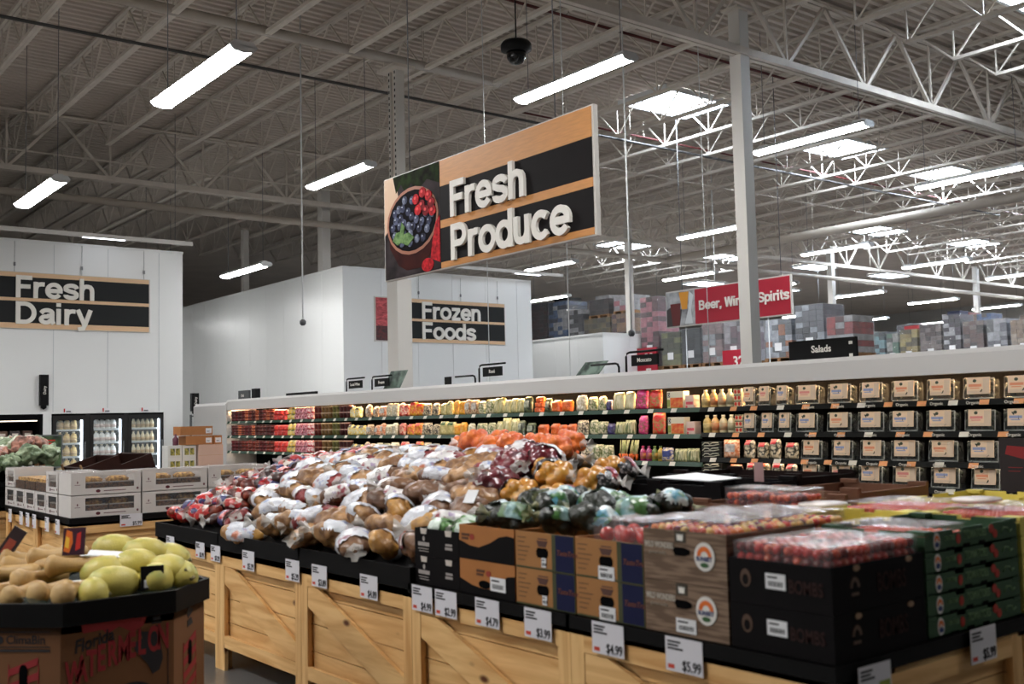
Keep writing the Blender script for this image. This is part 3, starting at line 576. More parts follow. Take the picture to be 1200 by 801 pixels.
JUI = [bottle_parts('gold', (240, 208, 130), (240, 214, 150), (240, 226, 190)), bottle_parts('orange', (242, 190, 120), (226, 120, 80), (240, 226, 190)), bottle_parts('cream', (236, 216, 170), (214, 150, 110), (236, 226, 196)), bottle_parts('pale', (236, 220, 180), (160, 150, 110), (236, 226, 196))]
SMB = [bottle_parts('mag', (206, 60, 120), (236, 160, 60), (206, 60, 110), .036, .17), bottle_parts('pur', (190, 60, 130), (236, 150, 70), (170, 50, 110), .036, .17), bottle_parts('oli', (120, 140, 70), (226, 170, 80), (110, 130, 60), .036, .17), bottle_parts('yel', (214, 180, 80), (120, 110, 60), (90, 110, 60), .036, .17)]
FILM = mat('film_highlight', (226, 228, 222), .12, alpha=.35, spec=1.0, bump=.6, bscale=30)
GREENS = mat('salad_greens', (44, 50, 30), .6, rgb2=(10, 12, 8), vscale=30, bump=.6, bscale=40)
def box_mesh(nm, a, m, bev=0.0):
    me = MB().box(*a).mesh(nm, m); bm = bmesh.new(); bm.from_mesh(me); bmesh.ops.recalc_face_normals(bm, faces=bm.faces)
    if bev: bmesh.ops.bevel(bm, geom=list(bm.edges)+list(bm.verts), offset=bev, segments=2, affect='EDGES', profile=.6)
    bm.to_mesh(me); bm.free(); return me
def greens_mesh(w_, h_, seed):
    b = MB(); r = random.Random(seed)
    for i in range(26):
        x = r.uniform(-w_*.42, w_*.42); z = r.uniform(.02, h_*.85); rot = Matrix.Rotation(r.uniform(0, 6), 3, 'Y') @ Matrix.Rotation(r.uniform(-.8, .8), 3, 'X')
        b.ell((x, r.uniform(.0, .05), z), (.035, .012, .022), 6, 4, 0, rot)
    return b.mesh('greens', GREENS)
CLW, CLH = .3, .2
LABC = [((234, 150, 110), (214, 170, 150)), ((150, 160, 196), (214, 204, 200)), ((226, 140, 130), (226, 190, 170))]
def clam_parts(w_, h_, v):
    pr = [('tray', box_mesh('tray', (-w_/2+.01, w_/2-.01, .0, .1, 0, h_*.9), mat('clam_clear', (200, 206, 204), .1, alpha=.05, spec=.6), .012)), ('greens', greens_mesh(w_, h_, v)),
          ('lid', MB().tube([(-w_/2+.012, -.004, .015), (-w_/2+.012, -.004, h_*.9), (w_/2-.012, -.004, h_*.9), (w_/2-.012, -.004, .015)], .006, 6).tube([(-w_/2+.012, .004, .013), (w_/2-.012, .004, .013)], .007, 6).mesh('lid_rim', FILM))]
    lw = min(.21, w_*.72); lab = MB().box(-lw/2, lw/2, -.012, -.008, h_*.24, h_*.95)
    pr.append(('label', lab.mesh('label', mat('clam_label', (240, 208, 172), .5))))
    c1, c2 = LABC[v % 3]
    pr.append(('label_print', MB().box(-lw*.42, lw*.14, -.0135, -.012, h_*.55, h_*.66).box(-lw*.36, lw*.05, -.0135, -.012, h_*.47, h_*.51).mesh('label_print', mat('clam_print%d' % (v % 3), c1, .5))))
    pr.append(('label_panel', MB().box(lw*.2, lw*.48, -.0132, -.012, h_*.28, h_*.9).box(-lw*.48, lw*.48, -.0131, -.012, h_*.26, h_*.38).mesh('label_panel', mat('clam_panel', (222, 196, 168), .5))))
    pr.append(('seal', MB().prism(disc(-lw*.16, h_*.8, .017, .014, 12), -.0135, -.012).mesh('seal', mat('seal_green', (52, 60, 36), .5))))
    return pr
CLAM = [clam_parts(CLW, CLH, v) for v in range(3)]; CLAMT = [clam_parts(.185, .21, v) for v in range(3)]
MINI = [('box', box_mesh('box', (-.05, .05, 0, .07, 0, .062), mat('minibox', (226, 206, 170), .5), .003)), ('print', MB().prism(disc(-.024, .03, .017, .02, 12), -.002, 0).prism(disc(.022, .03, .017, .02, 12), -.002, 0).mesh('print', mat('tomato_print', (206, 50, 30), .5))), ('stripe', MB().box(-.05, .05, -.0015, 0, .052, .061).mesh('stripe', mat('green_stripe', (60, 90, 50), .5)))]
BLKT = [('tray', box_mesh('tray', (-.14, .14, 0, .14, 0, .055), mat('black_tray', (22, 24, 22), .3), .008)), ('print', MB().tube([(-.12, -.003, .02), (-.09, -.003, .043), (-.04, -.003, .042), (-.02, -.003, .028), (.02, -.003, .044), (.1, -.003, .046)], .006, 5).tube([(-.1, -.003, .012), (-.03, -.003, .014), (.03, -.003, .016), (.11, -.003, .03)], .005, 5).mesh('print', mat('cream_print', (206, 204, 184), .5)))]
def redcarton():
    pr = [('carton', box_mesh('carton', (-.12, .12, 0, .1, 0, .19), mat('carton_white', (236, 226, 200), .5), .003)), ('picture', MB().box(-.07, .115, -.002, 0, .01, .12).mesh('picture', mat('salad_picture', (226, 70, 40), .5, rgb2=(236, 150, 80), vscale=24))), ('band', MB().box(-.12, .12, -.0015, 0, 0, .012).box(-.12, -.075, -.0015, 0, .02, .1).mesh('band', mat('carton_green', (150, 160, 80), .5)))]
    return pr, None
SEG = {
 1: [(-20.16,-18.23,'tub'),(-18.19,-17.66,'redpack'),(-17.63,-17.32,'yelbag'),(-17.32,-16.86,'pinkbag'),(-16.86,-16.63,'radbag'),(-16.60,-16.35,'jarred'),(-16.35,-15.98,'jartan'),(-15.95,-15.71,'jargreen'),(-15.71,-15.34,'jardark'),(-15.34,-14.98,'lemonbag'),(-14.84,-14.62,'creambag'),(-14.62,-14.41,'creambag'),(-14.39,-14.18,'peachbag'),(-14.18,-13.83,'whitebag'),(-13.81,-13.51,'redbag'),(-13.51,-13.14,'yelred'),(-13.14,-12.69,'mush'),(-12.69,-12.36,'greenbox'),(-12.34,-12.07,'goldbag'),(-12.07,-11.75,'creambag'),(-11.75,-11.39,'greenwhite'),(-11.39,-11.02,'stalk'),(-11.02,-10.75,'stalk'),(-10.75,-10.55,'darkgreen'),(-10.55,-10.31,'orangestack'),(-10.30,-10.19,'darkgreen'),(-10.19,-9.79,'orangebag'),(-9.77,-9.49,'whitebag'),(-9.49,-9.17,'greenwhite'),(-9.17,-9.08,'purple'),(-9.07,-8.70,'stalkpale'),(-8.70,-8.49,'pinktall'),(-8.49,-8.24,'redtall'),(-8.18,-7.93,'redcarton'),(-7.91,-7.78,'pinkcarton'),(-7.70,-7.25,'juice'),(-7.24,-7.13,'minicarton'),(-7.11,-6.92,'clamt'),(-6.90,-6.73,'clamt'),(-6.68,-6.51,'clamt'),(-6.45,-6.14,'clam'),(-6.08,-5.79,'clam'),(-5.73,-5.46,'clam'),(-5.40,-5.11,'clam'),(-5.05,-4.77,'clam'),(-4.72,-4.41,'clam'),(-4.36,-4.06,'clam'),(-4.0,-3.71,'clam'),(-3.65,-3.36,'clam'),(-3.3,-3.01,'clam'),(-2.95,-2.66,'clam')],
 2: [(-20.16,-18.24,'tub'),(-18.20,-17.67,'redpack'),(-17.63,-17.33,'yelbag'),(-17.33,-16.86,'pinkbag'),(-16.86,-16.64,'radbag'),(-16.61,-16.36,'jarred'),(-16.36,-15.99,'jartan'),(-15.96,-15.72,'jargreen'),(-15.72,-15.4,'jardark'),(-15.40,-15.07,'lemonbag'),(-15.07,-14.87,'lemonbag'),(-14.85,-14.55,'creambag'),(-14.55,-14.21,'peachbag'),(-14.21,-13.86,'whitebag'),(-13.86,-13.59,'redbag'),(-13.59,-13.17,'yelred'),(-13.17,-12.70,'mush'),(-12.70,-12.33,'greenbox'),(-12.33,-12.06,'goldbag'),(-12.06,-11.80,'whitebag'),(-11.80,-11.35,'greenwhite'),(-11.35,-10.88,'stalk'),(-10.88,-10.53,'darkgreen'),(-10.51,-10.21,'orangebag'),(-10.21,-9.73,'orangebag'),(-9.73,-9.49,'mush'),(-9.49,-9.18,'greenwhite'),(-9.18,-9.05,'purple'),(-9.04,-8.71,'greenwhite2'),(-8.70,-8.45,'pinktall'),(-8.44,-8.23,'redtall'),(-8.18,-7.93,'redcarton'),(-7.91,-7.77,'pinkcarton'),(-7.69,-7.24,'juice'),(-7.24,-7.12,'minicarton'),(-7.11,-6.93,'clamt'),(-6.89,-6.70,'clamt'),(-6.67,-6.49,'clamt'),(-6.45,-6.18,'clam'),(-6.11,-5.79,'clam'),(-5.76,-5.46,'clam'),(-5.45,-5.11,'clam'),(-5.08,-4.77,'clam'),(-4.72,-4.42,'clam'),(-4.38,-4.09,'clam'),(-4.02,-3.73,'clam'),(-3.67,-3.38,'clam'),(-3.32,-3.03,'clam'),(-2.97,-2.68,'clam')],
 3: [(-20.16,-18.24,'tub'),(-18.20,-17.67,'redpack'),(-17.64,-17.33,'yelbag'),(-17.33,-16.87,'pinkbag'),(-16.87,-16.64,'radbag'),(-16.61,-16.36,'jarred'),(-16.36,-16.00,'jartan'),(-15.97,-15.73,'jargreen'),(-15.73,-15.35,'jardark'),(-15.33,-14.96,'lemonbag'),(-14.88,-14.56,'creambag'),(-14.53,-14.10,'greenwhite'),(-14.10,-13.85,'whitebag'),(-13.82,-13.56,'redbag'),(-13.56,-13.18,'yelred'),(-13.18,-12.71,'mush'),(-12.6,-12.2,'greenwhite'),(-12.1,-11.2,'stalk'),(-11.04,-10.75,'darkgreen'),(-10.58,-10.32,'orangebag'),(-10.32,-10.12,'orangebag'),(-10.12,-9.91,'orangestack'),(-9.91,-9.70,'orangestack'),(-9.68,-9.45,'mush'),(-9.44,-9.09,'greenwhite'),(-9.02,-8.85,'carrot'),(-8.84,-8.68,'carrot'),(-8.66,-8.29,'smallbottle'),(-8.29,-8.12,'bluebag'),(-8.10,-7.75,'greenwhite2'),(-7.71,-7.42,'blackcarton'),(-7.39,-7.19,'peachbag'),(-7.14,-6.97,'saladkit'),(-6.95,-6.81,'saladkit'),(-6.81,-6.66,'saladkit'),(-6.64,-6.45,'saladkit'),(-6.41,-6.14,'clam'),(-6.06,-5.80,'clam'),(-5.75,-5.47,'clam'),(-5.44,-5.12,'clam'),(-5.07,-4.76,'clam'),(-4.72,-4.40,'clam'),(-4.02,-3.73,'clam'),(-3.67,-3.38,'clam'),(-3.32,-3.03,'clam'),(-2.97,-2.68,'clam')],
 4: [(-7.72,-7.43,'blackcarton'),(-7.38,-7.12,'peachbag'),(-7.11,-6.99,'saladkit'),(-6.98,-6.81,'orangetall'),(-6.79,-6.64,'saladkit'),(-6.63,-6.46,'saladkit'),(-6.42,-6.19,'clam'),(-6.10,-5.81,'clam'),(-5.78,-5.50,'clam'),(-5.43,-5.13,'clam'),(-5.06,-4.76,'clam'),(-4.69,-4.41,'clam'),(-4.0,-3.71,'clam'),(-3.65,-3.36,'clam'),(-3.3,-3.01,'clam'),(-2.95,-2.66,'clam')]}
PROTO = {k: bag_proto(k) for k in BAGS}
YP = YF+.085
r3 = random.Random(31)
for sh, segs in SEG.items():
    for x0, x1, k in segs:
        W = x1-x0; z = ({1: 1.66, 2: 1.375, 3: 1.075} if x1 < -7.7 else {1: 1.66, 2: 1.39, 3: 1.128, 4: .9})[sh]+.001
        if k == 'tub':
            n = int(W/.158)
            for i in range(n):
                v = r3.randrange(6)
                for j in range(3): shelf_thing('deli_tub', 'dark red dip tub, %s layer' % ('bottom', 'middle', 'top')[j], 'tub', x0+.08+i*W/n, YP+.02, z+j*.0685, sh, 'tub%d' % j, TUBP[v])
        elif k in JARC:
            n = max(2, int(W/.122))
            for i in range(n):
                for j in range(2): shelf_thing('dip_tub', JARC[k][0]+(' stacked on another', ' on the rail')[1-j], 'tub', x0+W*(i+.5)/n, YP+.01, z+j*.107, sh, k+str(j), JARP[k])
        elif k == 'juice':
            for i in range(4): shelf_thing('juice_bottle', 'pale juice bottle with printed label and cap', 'bottle', x0+W*(i+.5)/4, YP, z, sh, 'juice', JUI[i])
        elif k == 'smallbottle':
            for i in range(4): shelf_thing('dressing_bottle', '%s dressing bottle' % ('magenta', 'purple', 'olive', 'yellow')[i], 'bottle', x0+W*(i+.5)/4, YP, z, sh, 'sb%d' % i, SMB[i])
        elif k == 'minicarton':
            for j in range(3): shelf_thing('mini_carton', 'small tomato print carton, %s layer' % ('bottom', 'middle', 'top')[j], 'carton', (x0+x1)/2, YP-.03, z+j*.0635, sh, 'mini%d' % j, MINI)
        elif k == 'blackcarton':
            for j in range(3): shelf_thing('black_tray', 'black tray with wavy print, %s layer' % ('bottom', 'middle', 'top')[j], 'tray', (x0+x1)/2+.0, YP-.03, z+j*.0565, sh, 'blk%d' % j, BLKT)
        elif k in ('clam', 'clamt'):
            v = r3.randrange(3); t = shelf_thing('salad_clamshell', 'clear clamshell of organic greens with cream label' if k == 'clam' else 'narrow clamshell of greens with cream label', 'clamshell', (x0+x1)/2, YP-.06, z, sh, k, (CLAM if k == 'clam' else CLAMT)[v], sx=min(1.0, W/(.3 if k == 'clam' else .185))*.95)
            t.rotation_euler = (-.1, 0, r3.uniform(-.05, .05))
        elif k == 'redcarton':
            t = shelf_thing('salad_carton', 'white and red vegetable carton', 'carton', (x0+x1)/2, YP-.04, z, sh, k, redcarton()[0])
            MB().box(-.11, -.075, -.002, 0, .125, .175).build('logo_tile', INK, t); text('D', .045, WTEXT, t, (-.108, -.003, .133), offset=.01)
        elif k == 'pinkcarton':
            shelf_thing('salad_cup', 'small pink and white carton', 'carton', (x0+x1)/2, YP-.04, z, sh, k, [('carton', box_mesh('carton', (-.06, .06, 0, .1, 0, .14), mat('carton_pink', (236, 206, 190), .5), .003)), ('print', MB().box(-.05, .05, -.002, 0, .04, .07).box(-.055, -.03, -.002, 0, .0, .03).mesh('print', mat('pink_print', (226, 90, 100), .5)))])
        elif k == 'carrot':
            b = MB(); r = random.Random(int(-x0*100))
            for i in range(9): xx = r.uniform(-.07, .07); b.tube([(xx, r.uniform(0, .05), .0), (xx+.004, r.uniform(0, .05), .075)], [.008, .014], 7)
            g = MB()
            for i in range(16): xx = r.uniform(-.06, .06); g.tube([(xx, .03, .07), (xx+r.uniform(-.01, .02), .05, .16), (xx+r.uniform(-.01, .03), .06, .235)], [.006, .009, .004], 5)
            shelf_thing('carrot_bunch', 'bunch of orange carrots with pale green tops', 'carrots', (x0+x1)/2, YP-.04, z, sh, k, [('roots', b.mesh('roots', mat('carrot_root', (238, 110, 40), .5))), ('tops', g.mesh('tops', mat('carrot_tops', (214, 206, 160), .6, rgb2=(140, 150, 90), vscale=12)))])
        else:
            noun, w_, h_, res = PROTO[k]; n = max(1, int(W/(w_*.93)+.3)); lay = {'orangestack': 3, 'redpack': 2, 'yelbag': 2, 'pinkbag': 2, 'radbag': 2}.get(k, 1)
            for i in range(n):
                for j in range(lay):
                    nm = noun if lay == 1 else noun+', %s layer' % ('bottom', 'middle' if lay == 3 else 'upper', 'top')[j]
                    hs = r3.uniform(.84, 1.08)*(.92 if sh > 1 else 1)*(.9 if x1 > -12.5 and sh == 1 and h_ > .22 else 1)
                    shelf_thing('vegetable_bag' if k not in ('redpack', 'orangestack') else 'vegetable_pack', nm, 'bag', x0+W*(i+.5)/n+r3.uniform(-.01, .01), YP-.02+j*.012, z+j*(h_ if lay > 1 else 0)*.96, sh, k+str(j), res[(i+j) % 2], sc=hs if lay == 1 else 1, rz=r3.uniform(-.3, .3), sx=min(1.15, W/n/w_)*.95 if lay == 1 else .95)
# black and red display card at the near end of the clamshells
t = thing('display_card', 'black and red printed card standing at the end of the salad boxes', 'card', (-4.3, YF-.03, .9)); MB().box(-.09, .12, 0, .02, 0, .44).build('card', mat('card_black', (30, 18, 18), .5), t); MB().prism([(-.04, .31), (.12, .27), (.12, .37), (-.02, .38)], -.003, 0).box(-.02, .1, -.003, 0, .2, .205).box(-.02, .08, -.003, 0, .17, .175).build('print', mat('card_deep_red', (140, 26, 26), .6), t)
# small signs on top of the case
SIGNB = mat('small_sign_black', (14, 14, 15), 0.55, spec=.15)
t = thing('case_top_sign', 'black salads sign standing on top of the cooler', 'sign', (-6.62, 8.75, 2.1)); MB().box(0, .78, 0, .03, 0, .2).build('panel', SIGNB, t); text('Salads', .095, WTEXT, t, (.27, -.002, .075), offset=.02); MB().box(.7, .74, -.002, 0, .13, .16).box(.7, .74, -.002, 0, .01, .04).build('clip', WTEXT, t)
def hook(x, y, txt, flip=False, w_=.62, label='', h_=.24, board=True):
    t = thing('category_hook_sign', label, 'sign', (x, y, 2.1)); s = -1 if flip else 1
    MB().tube([(0, 0, 0), (0, 0, h_-.05), (s*.02, 0, h_-.012), (s*.06, 0, h_), (s*w_, 0, h_)], .014, 8).build('pipe_frame', BLACK, t)
    if board:
        MB().box(min(s*.1, s*.54), max(s*.1, s*.54), -.012, .012, h_-.17, h_-.04).build('board', SIGNB, t)
        text(txt, .07, WTEXT, t, (s*.32, -.014, h_-.125), offset=.012, align='CENTER')
hook(-16.15, 9.0, 'Local Wine', label='black hooked pipe sign reading local wine on the case top'); hook(-15.28, 9.0, 'Frozen', label='black hooked pipe sign half hidden behind the riser column')
hook(-12.25, 9.0, 'Rosé', label='black hooked pipe sign reading rosé under the frozen foods sign', h_=.27); hook(-12.35, 9.0, '', True, .5, 'empty hooked black pipe left of the rosé sign', .13, False)
hook(-9.35, 9.0, '', True, .5, 'empty hooked black pipe beside the white annex corner', .14, False); hook(-9.22, 9.0, 'Moscato', label='black hooked pipe sign reading moscato before the red aisle panel', h_=.26)
tag(MB().box(-13.14, -12.98, 9.0, 9.02, 2.1, 2.24).build('sign_tile', SIGNB), 'small plain black tile standing on the case top', 'sign')
t = thing('case_top_sign', 'small grey box sign at the white end of the case', 'sign', (-20.1, 8.95, 2.1)); MB().box(-.5, .0, 0, .05, 0, .19).build('panel', mat('sign_dark_grey', (66, 68, 70), .4), t); text('Deli', .08, WTEXT, t, (-.35, -.002, .06), offset=.015)
tag(MB().box(-19.95, -19.75, 8.95, 9.05, 2.1, 2.31).build('sign_tile', SIGNB), 'small black upright tile beside the grey box sign', 'sign'); tag(MB().box(-18.5, -17.3, 9.0, 9.05, 2.1, 2.17).build('black_bar', SIGNB), 'low black bar lying along the case top', 'bar')
PICT = mat('leafy_picture', (120, 140, 128), .4, rgb2=(40, 52, 48), vscale=7)
for x, l, w_, h_ in ((-10.3, 'tilted leafy picture panel propped in front of the annex', .42, .2), (-15.12, 'tilted leafy picture panel peeking out behind the riser column', .5, .32)):
    t = thing('leafy_picture', l, 'picture', (x, 9.1, 2.1)); MB().add([(0, 0, 0), (w_, 0, 0), (w_+.12, .1, h_), (.12, .1, h_), (0, .02, 0), (w_, .02, 0), (w_+.12, .12, h_), (.12, .12, h_)], [(0, 1, 2, 3), (4, 7, 6, 5), (0, 4, 5, 1), (3, 2, 6, 7), (0, 3, 7, 4), (1, 5, 6, 2)]).build('panel', PICT, t)
    MB().box(.1, w_-.1, .02, .1, 0, .02).build('foot', BLACK, t)
# ------------------------------------------------------------ pine produce bins
BW = 1.171
def bin_side(t, W, brace, odd):
    """frame, planks and brace of one side, built facing -y along x from 0 to W"""
    out = []
    for a in (((0, .075), (W-.075, W)) if not odd else ((.0245, .075), (W-.075, W-.0245))): out.append(('corner_post', WZ, MB().box(*a, 0, .024, 0, .775)))
    for a in ((.675, .775), (.15, .225)): out.append(('rail', WX, MB().box(.075, W-.075, 0, .024, *a)))
    b = MB(); z = .15
    while z < .74: b.box(.03, W-.03, .042, .06, z+.003, min(z+.15, .76)); z += .153
    out.append(('plank_panel', WX, b))
    if brace:
        b = MB(); p, q = (.085, .665), (W-.085, .235); d = Vector((q[0]-p[0], 0, q[1]-p[1])).normalized()
        b.prism([(.078, .672), (.078, .56), (W-.2, .228), (W-.078, .228), (W-.078, .34), (.2, .672)], .002, .025); out.append(('brace', WX, b))
    return out
LINER = mat('black_tray_liner', (9, 8, 9), 0.6, spec=.15)
def make_bin(name, label, x, y, lip, braces, group, mound=None):
    t = thing(name, label, 'bin', (x, y, 0), group=group)
    for k in range(4):
        piv = Matrix.Translation((BW/2, BW/2, 0)) @ Matrix.Rotation(k*pi/2, 4, 'Z') @ Matrix.Translation((-BW/2, -BW/2, 0))
        for nm, m, b in bin_side(t, BW, k in braces, k % 2):
            o = b.build(nm, m, t); o.matrix_local = piv
    lo, hi = (.78, .885) if lip > .85 else (.762, .812); b = MB(); e = .012
    for a in ((-e, BW+e, -e, .0), (-e, BW+e, BW, BW+e), (-e, 0, 0, BW), (BW, BW+e, 0, BW)): b.box(*a, lo, hi)
    b.box(0, BW, 0, BW, .74, .806 if lip < .85 else .8)
    li = b.build('tray_liner', LINER, t)
    if x == -3.234: t.scale = (1.054, 1, 1)
    if mound:
        n = 12; b = MB(); vs = [(BW*i/n, BW*j/n, mound(x+BW*i/n, y+BW*j/n)-.09) for j in range(n+1) for i in range(n+1)]; m = n+1
        b.add(vs, [(j*m+i, j*m+i+1, (j+1)*m+i+1, (j+1)*m+i) for j in range(n) for i in range(n)], 0, True)
        b.build('false_bottom', LINER, t, fix=False)
    return t
PF = [(2.80, .90), (2.90, .95), (3.05, 1.045), (3.3, 1.17), (3.55, 1.245), (3.8, 1.295), (4.2, 1.345), (4.5, 1.33), (4.8, 1.22), (5.2, .98)]
def heap(x, y):
    z = PF[0][1] if y < PF[0][0] else PF[-1][1]
    for (a, p), (c, q) in zip(PF, PF[1:]):
        if a <= y <= c: z = p+(q-p)*(y-a)/(c-a)
    e = max(0, min(1, (x+7.98)/.45)); return .86+(z-.86)*(.55+.45*e)
XB = [-7.93, -6.756, -5.582, -4.408, -3.234]
for i, x in enumerate(XB):
    make_bin('produce_bin', 'pine produce bin with black liner, %s from the far end of the front row' % nth(i), x, 2.8, .885 if i < 3 else .81, () if i == 0 else (0, 1), 'pine produce bins of the long island', heap if i < 3 else None)
for i, x in enumerate(XB):
    make_bin('produce_bin', 'pine produce bin with black liner, %s from the far end of the back row' % nth(i), x, 3.99, .885 if i < 3 else .81, (1,) if i == 4 else (), 'pine produce bins of the long island', heap if i < 3 else None)
# ------------------------------------------------------------ price tags
TAGP = mat('tag_card', (222, 220, 226), 0.5)
def price_tag(x, y, z, price, label, face='-y', w_=.175, h_=.12, patch=None, lines=3):
    t = thing('price_tag', label, 'price tag', (x, y, z), (0, 0, 0) if face == '-y' else (0, 0, pi/2), 'white price tags on the bins')
    MB().box(-w_/2, w_/2, -.002, .0, -h_/2, h_/2).build('card', TAGP, t)
    b = MB()
    for i, f in enumerate((.36, .3, .42, .25)[:lines]): b.box(-w_*.44, -w_*.44+w_*f, -.0028, -.002, h_*(.36-.1*i)-.003, h_*(.36-.1*i)+.004)
    b.build('fine_print', INK, t); MB().box(-w_*.44, -w_*.26, -.0028, -.002, -h_*.42, -h_*.3).build('red_mark', mat('tag_red', (206, 70, 50), .5), t)
    if patch: MB().box(w_*.12, w_*.46, -.0026, -.002, -h_*.44, h_*.02).build('green_patch', mat('tag_green', (150, 160, 60), .5), t)
    if price: text(price, h_*.42, INK, t, (w_*.46, -.0032, -h_*.42), offset=.008, align='RIGHT', sx=.78)
    return t
for x, p, l in ((-7.62, '$3.99', 'small white price tag hanging at the far end of the red bag bin'), (-7.056, '$3.99', 'small white price tag under the red bags, first of a close pair'), (-6.79, '$3.29', 'small white price tag at the seam of the first two bins'),
                (-6.27, '$5.29', 'white price tag high on the second bin above its brace'), (-5.66, '$5.29', 'white price tag reading 5.29 at the seam of the second and third bins'), (-5.33, '$3.89', 'white price tag on the third bin just past its seam'), (-4.79, '$4.89', 'white price tag reading 4.89 under the potato bags'),
                (-4.29, '$4.99', 'white price tag reading 4.99 under the black cartons'), (-4.09, '$2.99', 'white price tag reading 2.99 beside the black cartons'), (-3.77, '$4.79', 'white price tag reading 4.79 under the avocado cartons'), (-3.42, '$3.99', 'white price tag reading 3.99 under the first kraft and navy cartons'),
                (-3.0, '$4.99', 'white price tag reading 4.99 under the second kraft and navy cartons'), (-2.61, '$5.99', 'white price tag reading 5.99 under the grey brown cartons')):
    price_tag(x, 2.786, .75, p, l, w_=.155 if x < -6.5 else .175, h_=.105 if x < -6.5 else .12)
price_tag(-1.972, 2.97, .74, '', 'white price tag with green patch at the island corner', '+x', patch=True); price_tag(-1.972, 3.64, .762, '$5.99', 'white price tag reading 5.99 under the green tomato cartons', '+x')

# ------------------------------------------------------------ cartons on the near bins
def shell(t, w_, d, h, m, open_top=True, th=.006, nm='carton_body', flaps=()):
    b = MB().box(0, w_, 0, th, 0, h).box(0, w_, d-th, d, 0, h).box(0, th, th, d-th, 0, h).box(w_-th, w_, th, d-th, 0, h).box(th, w_-th, th, d-th, 0, th)
    if not open_top: b.box(0, w_, 0, d, h-.002, h+.002)
    return b.build(nm, m, t)
G_CART = 'produce cartons stacked on the near bins'
BLKC = mat('black_carton', (13, 10, 12), .7, spec=.12); AVOC = mat('avocado_carton', (172, 110, 54), .75, var=.1, vscale=6); NAVY = mat('navy_print', (22, 26, 62), .7, spec=.2); OLIVE = mat('olive_edge', (62, 66, 34), .6)
def label_sticker(t, x0, x1, z0, z1, y=-.0035):
    s = MB().box(x0, x1, y, y+.001, z0, z1).build('sticker', PAPER, t); w_ = x1-x0; h_ = z1-z0; b = MB(); 
    r = random.Random(int(abs(x0)*1000)+int(z0*999)); x = x0+w_*.15
    while x < x1-w_*.15: q = r.uniform(.002, .006); b.box(x, x+q, y-.0008, y, z0+h_*.18, z0+h_*.5); x += q+r.uniform(.002, .005)
    b.box(x0+w_*.1, x0+w_*.6, y-.0008, y, z0+h_*.7, z0+h_*.82); b.build('barcode', INK, s); return s
def herb(x, z, label):
    t = thing('herb_carton', label, 'carton', (x, 2.82, z), group=G_CART); w_, h = .375, .132
    shell(t, w_, .46, h, BLKC)
    cx = MB()
    for c in (.08, .29): cx.prism([(c-.028, h), (c+.028, h), (c+.022, h-.026), (c-.022, h-.026)], -.0015, 0)
    cx.build('handle_notch', mat('notch_white', (206, 196, 186), .6), t)
    b = MB(); b.prism(disc(.08, .083, .009, .012, 10), -.0015, 0)
    for k in range(7): b.box(.032+.014*k, .043+.014*k, -.0015, 0, .048, .066)
    for k in range(5): b.box(.266+.011*k, .275+.011*k, -.0015, 0, .062, .072)
    for k in range(5): b.box(.262+.012*k, .272+.012*k, -.0015, 0, .044, .056)
    b.box(.03, .12, -.0012, 0, .034, .037).box(.04, .12, -.0012, 0, .022, .025); b.build('white_print', mat('print_white_dim', (176, 168, 164), .6), t)
    return t
herb(-4.4, .812, 'lower black herb carton with white print beside the potato bags'); herb(-4.4, .946, 'upper black herb carton with green bags showing at its rim')
def avo(x, z, label, st):
    t = thing('avocado_carton', label, 'carton', (x, 2.82, z), group=G_CART); w_, h = .41, .152; shell(t, w_, .48, h, AVOC)
    if st: pts = [(0, 0), (w_, 0), (w_, .105), (.36, .1), (.33, .085), (.3, .06), (.25, .035), (.18, .03), (.09, .04), (0, .065)]
    else: pts = [(0, 0), (w_, 0), (w_, h-.035), (.36, h-.03), (.3, h-.04), (.24, h-.068), (.15, h-.095), (.08, h-.09), (0, h-.07)]
    MB().prism(pts, -.0015, 0).build('black_wave_print', BLKC, t)
    b = MB().box(.02 if not st else .13, (.08 if not st else .19), -.002, 0, h-.05, h-.038).box(.02 if not st else .13, (.07 if not st else .18), -.002, 0, h-.066, h-.055); b.build('brown_print', mat('print_brown', (84, 48, 26), .6), t)
    MB().prism(disc(.1 if not st else .22, h-.052, .018, .014, 10), -.002, 0).build('red_print', mat('print_red_dim', (150, 52, 36), .6), t)
    if st: MB().prism(disc(.19, .05, .045, .018, 14), -.0025, 0).build('hand_hole', DARK, t); label_sticker(t, .235, .345, .03, .09)
    return t
avo(-4.02, .812, 'lower kraft avocado carton with black wave and white sticker', True); avo(-4.02, .966, 'upper kraft avocado carton heaped with avocado bags', False)
def tower(x, z, label, big):
    t = thing('kraft_carton', label, 'carton', (x, 2.82, z), group=G_CART); w_, h = .382, .152; shell(t, w_, .48, h, KRAFT)
    MB().box(.24, w_, -.0012, 0, 0, h).box(0, w_, -.0013, 0, 0, .007).build('olive_print', OLIVE, t)
    n = MB().box(.265, w_-.006, -.002, 0, .004, h-.002).build('navy_print', NAVY, t)
    text('TasteTrue', .03, mat('print_copper', (120, 66, 50), .6), t, (.272, -.003, .07), offset=.006, shear=.3)
    b = MB()
    for k in range(6): b.box(.015, .06+.012*(k*5 % 4), -.0012, 0, .03+.019*k, .034+.019*k)
    b.build('brown_print', mat('print_brown2', (100, 68, 40), .6), t)
    b = MB().box(.15, .21, -.0012, 0, .125, .13).prism([(.14, .12), (.215, .12), (.2, .095), (.155, .095)], -.0012, 0); b.build('crest_print', mat('print_umber', (84, 52, 44), .6), t)
    MB().prism([(.14, .062), (.15, .05), (.205, .05), (.215, .062), (.215, .078), (.205, .09), (.15, .09), (.14, .078)], -.0022, 0).build('hand_hole', DARK, t)
    label_sticker(t, .135 if big else .175, .225 if big else .205, .012 if not big else .0, .05 if not big else .052); return t
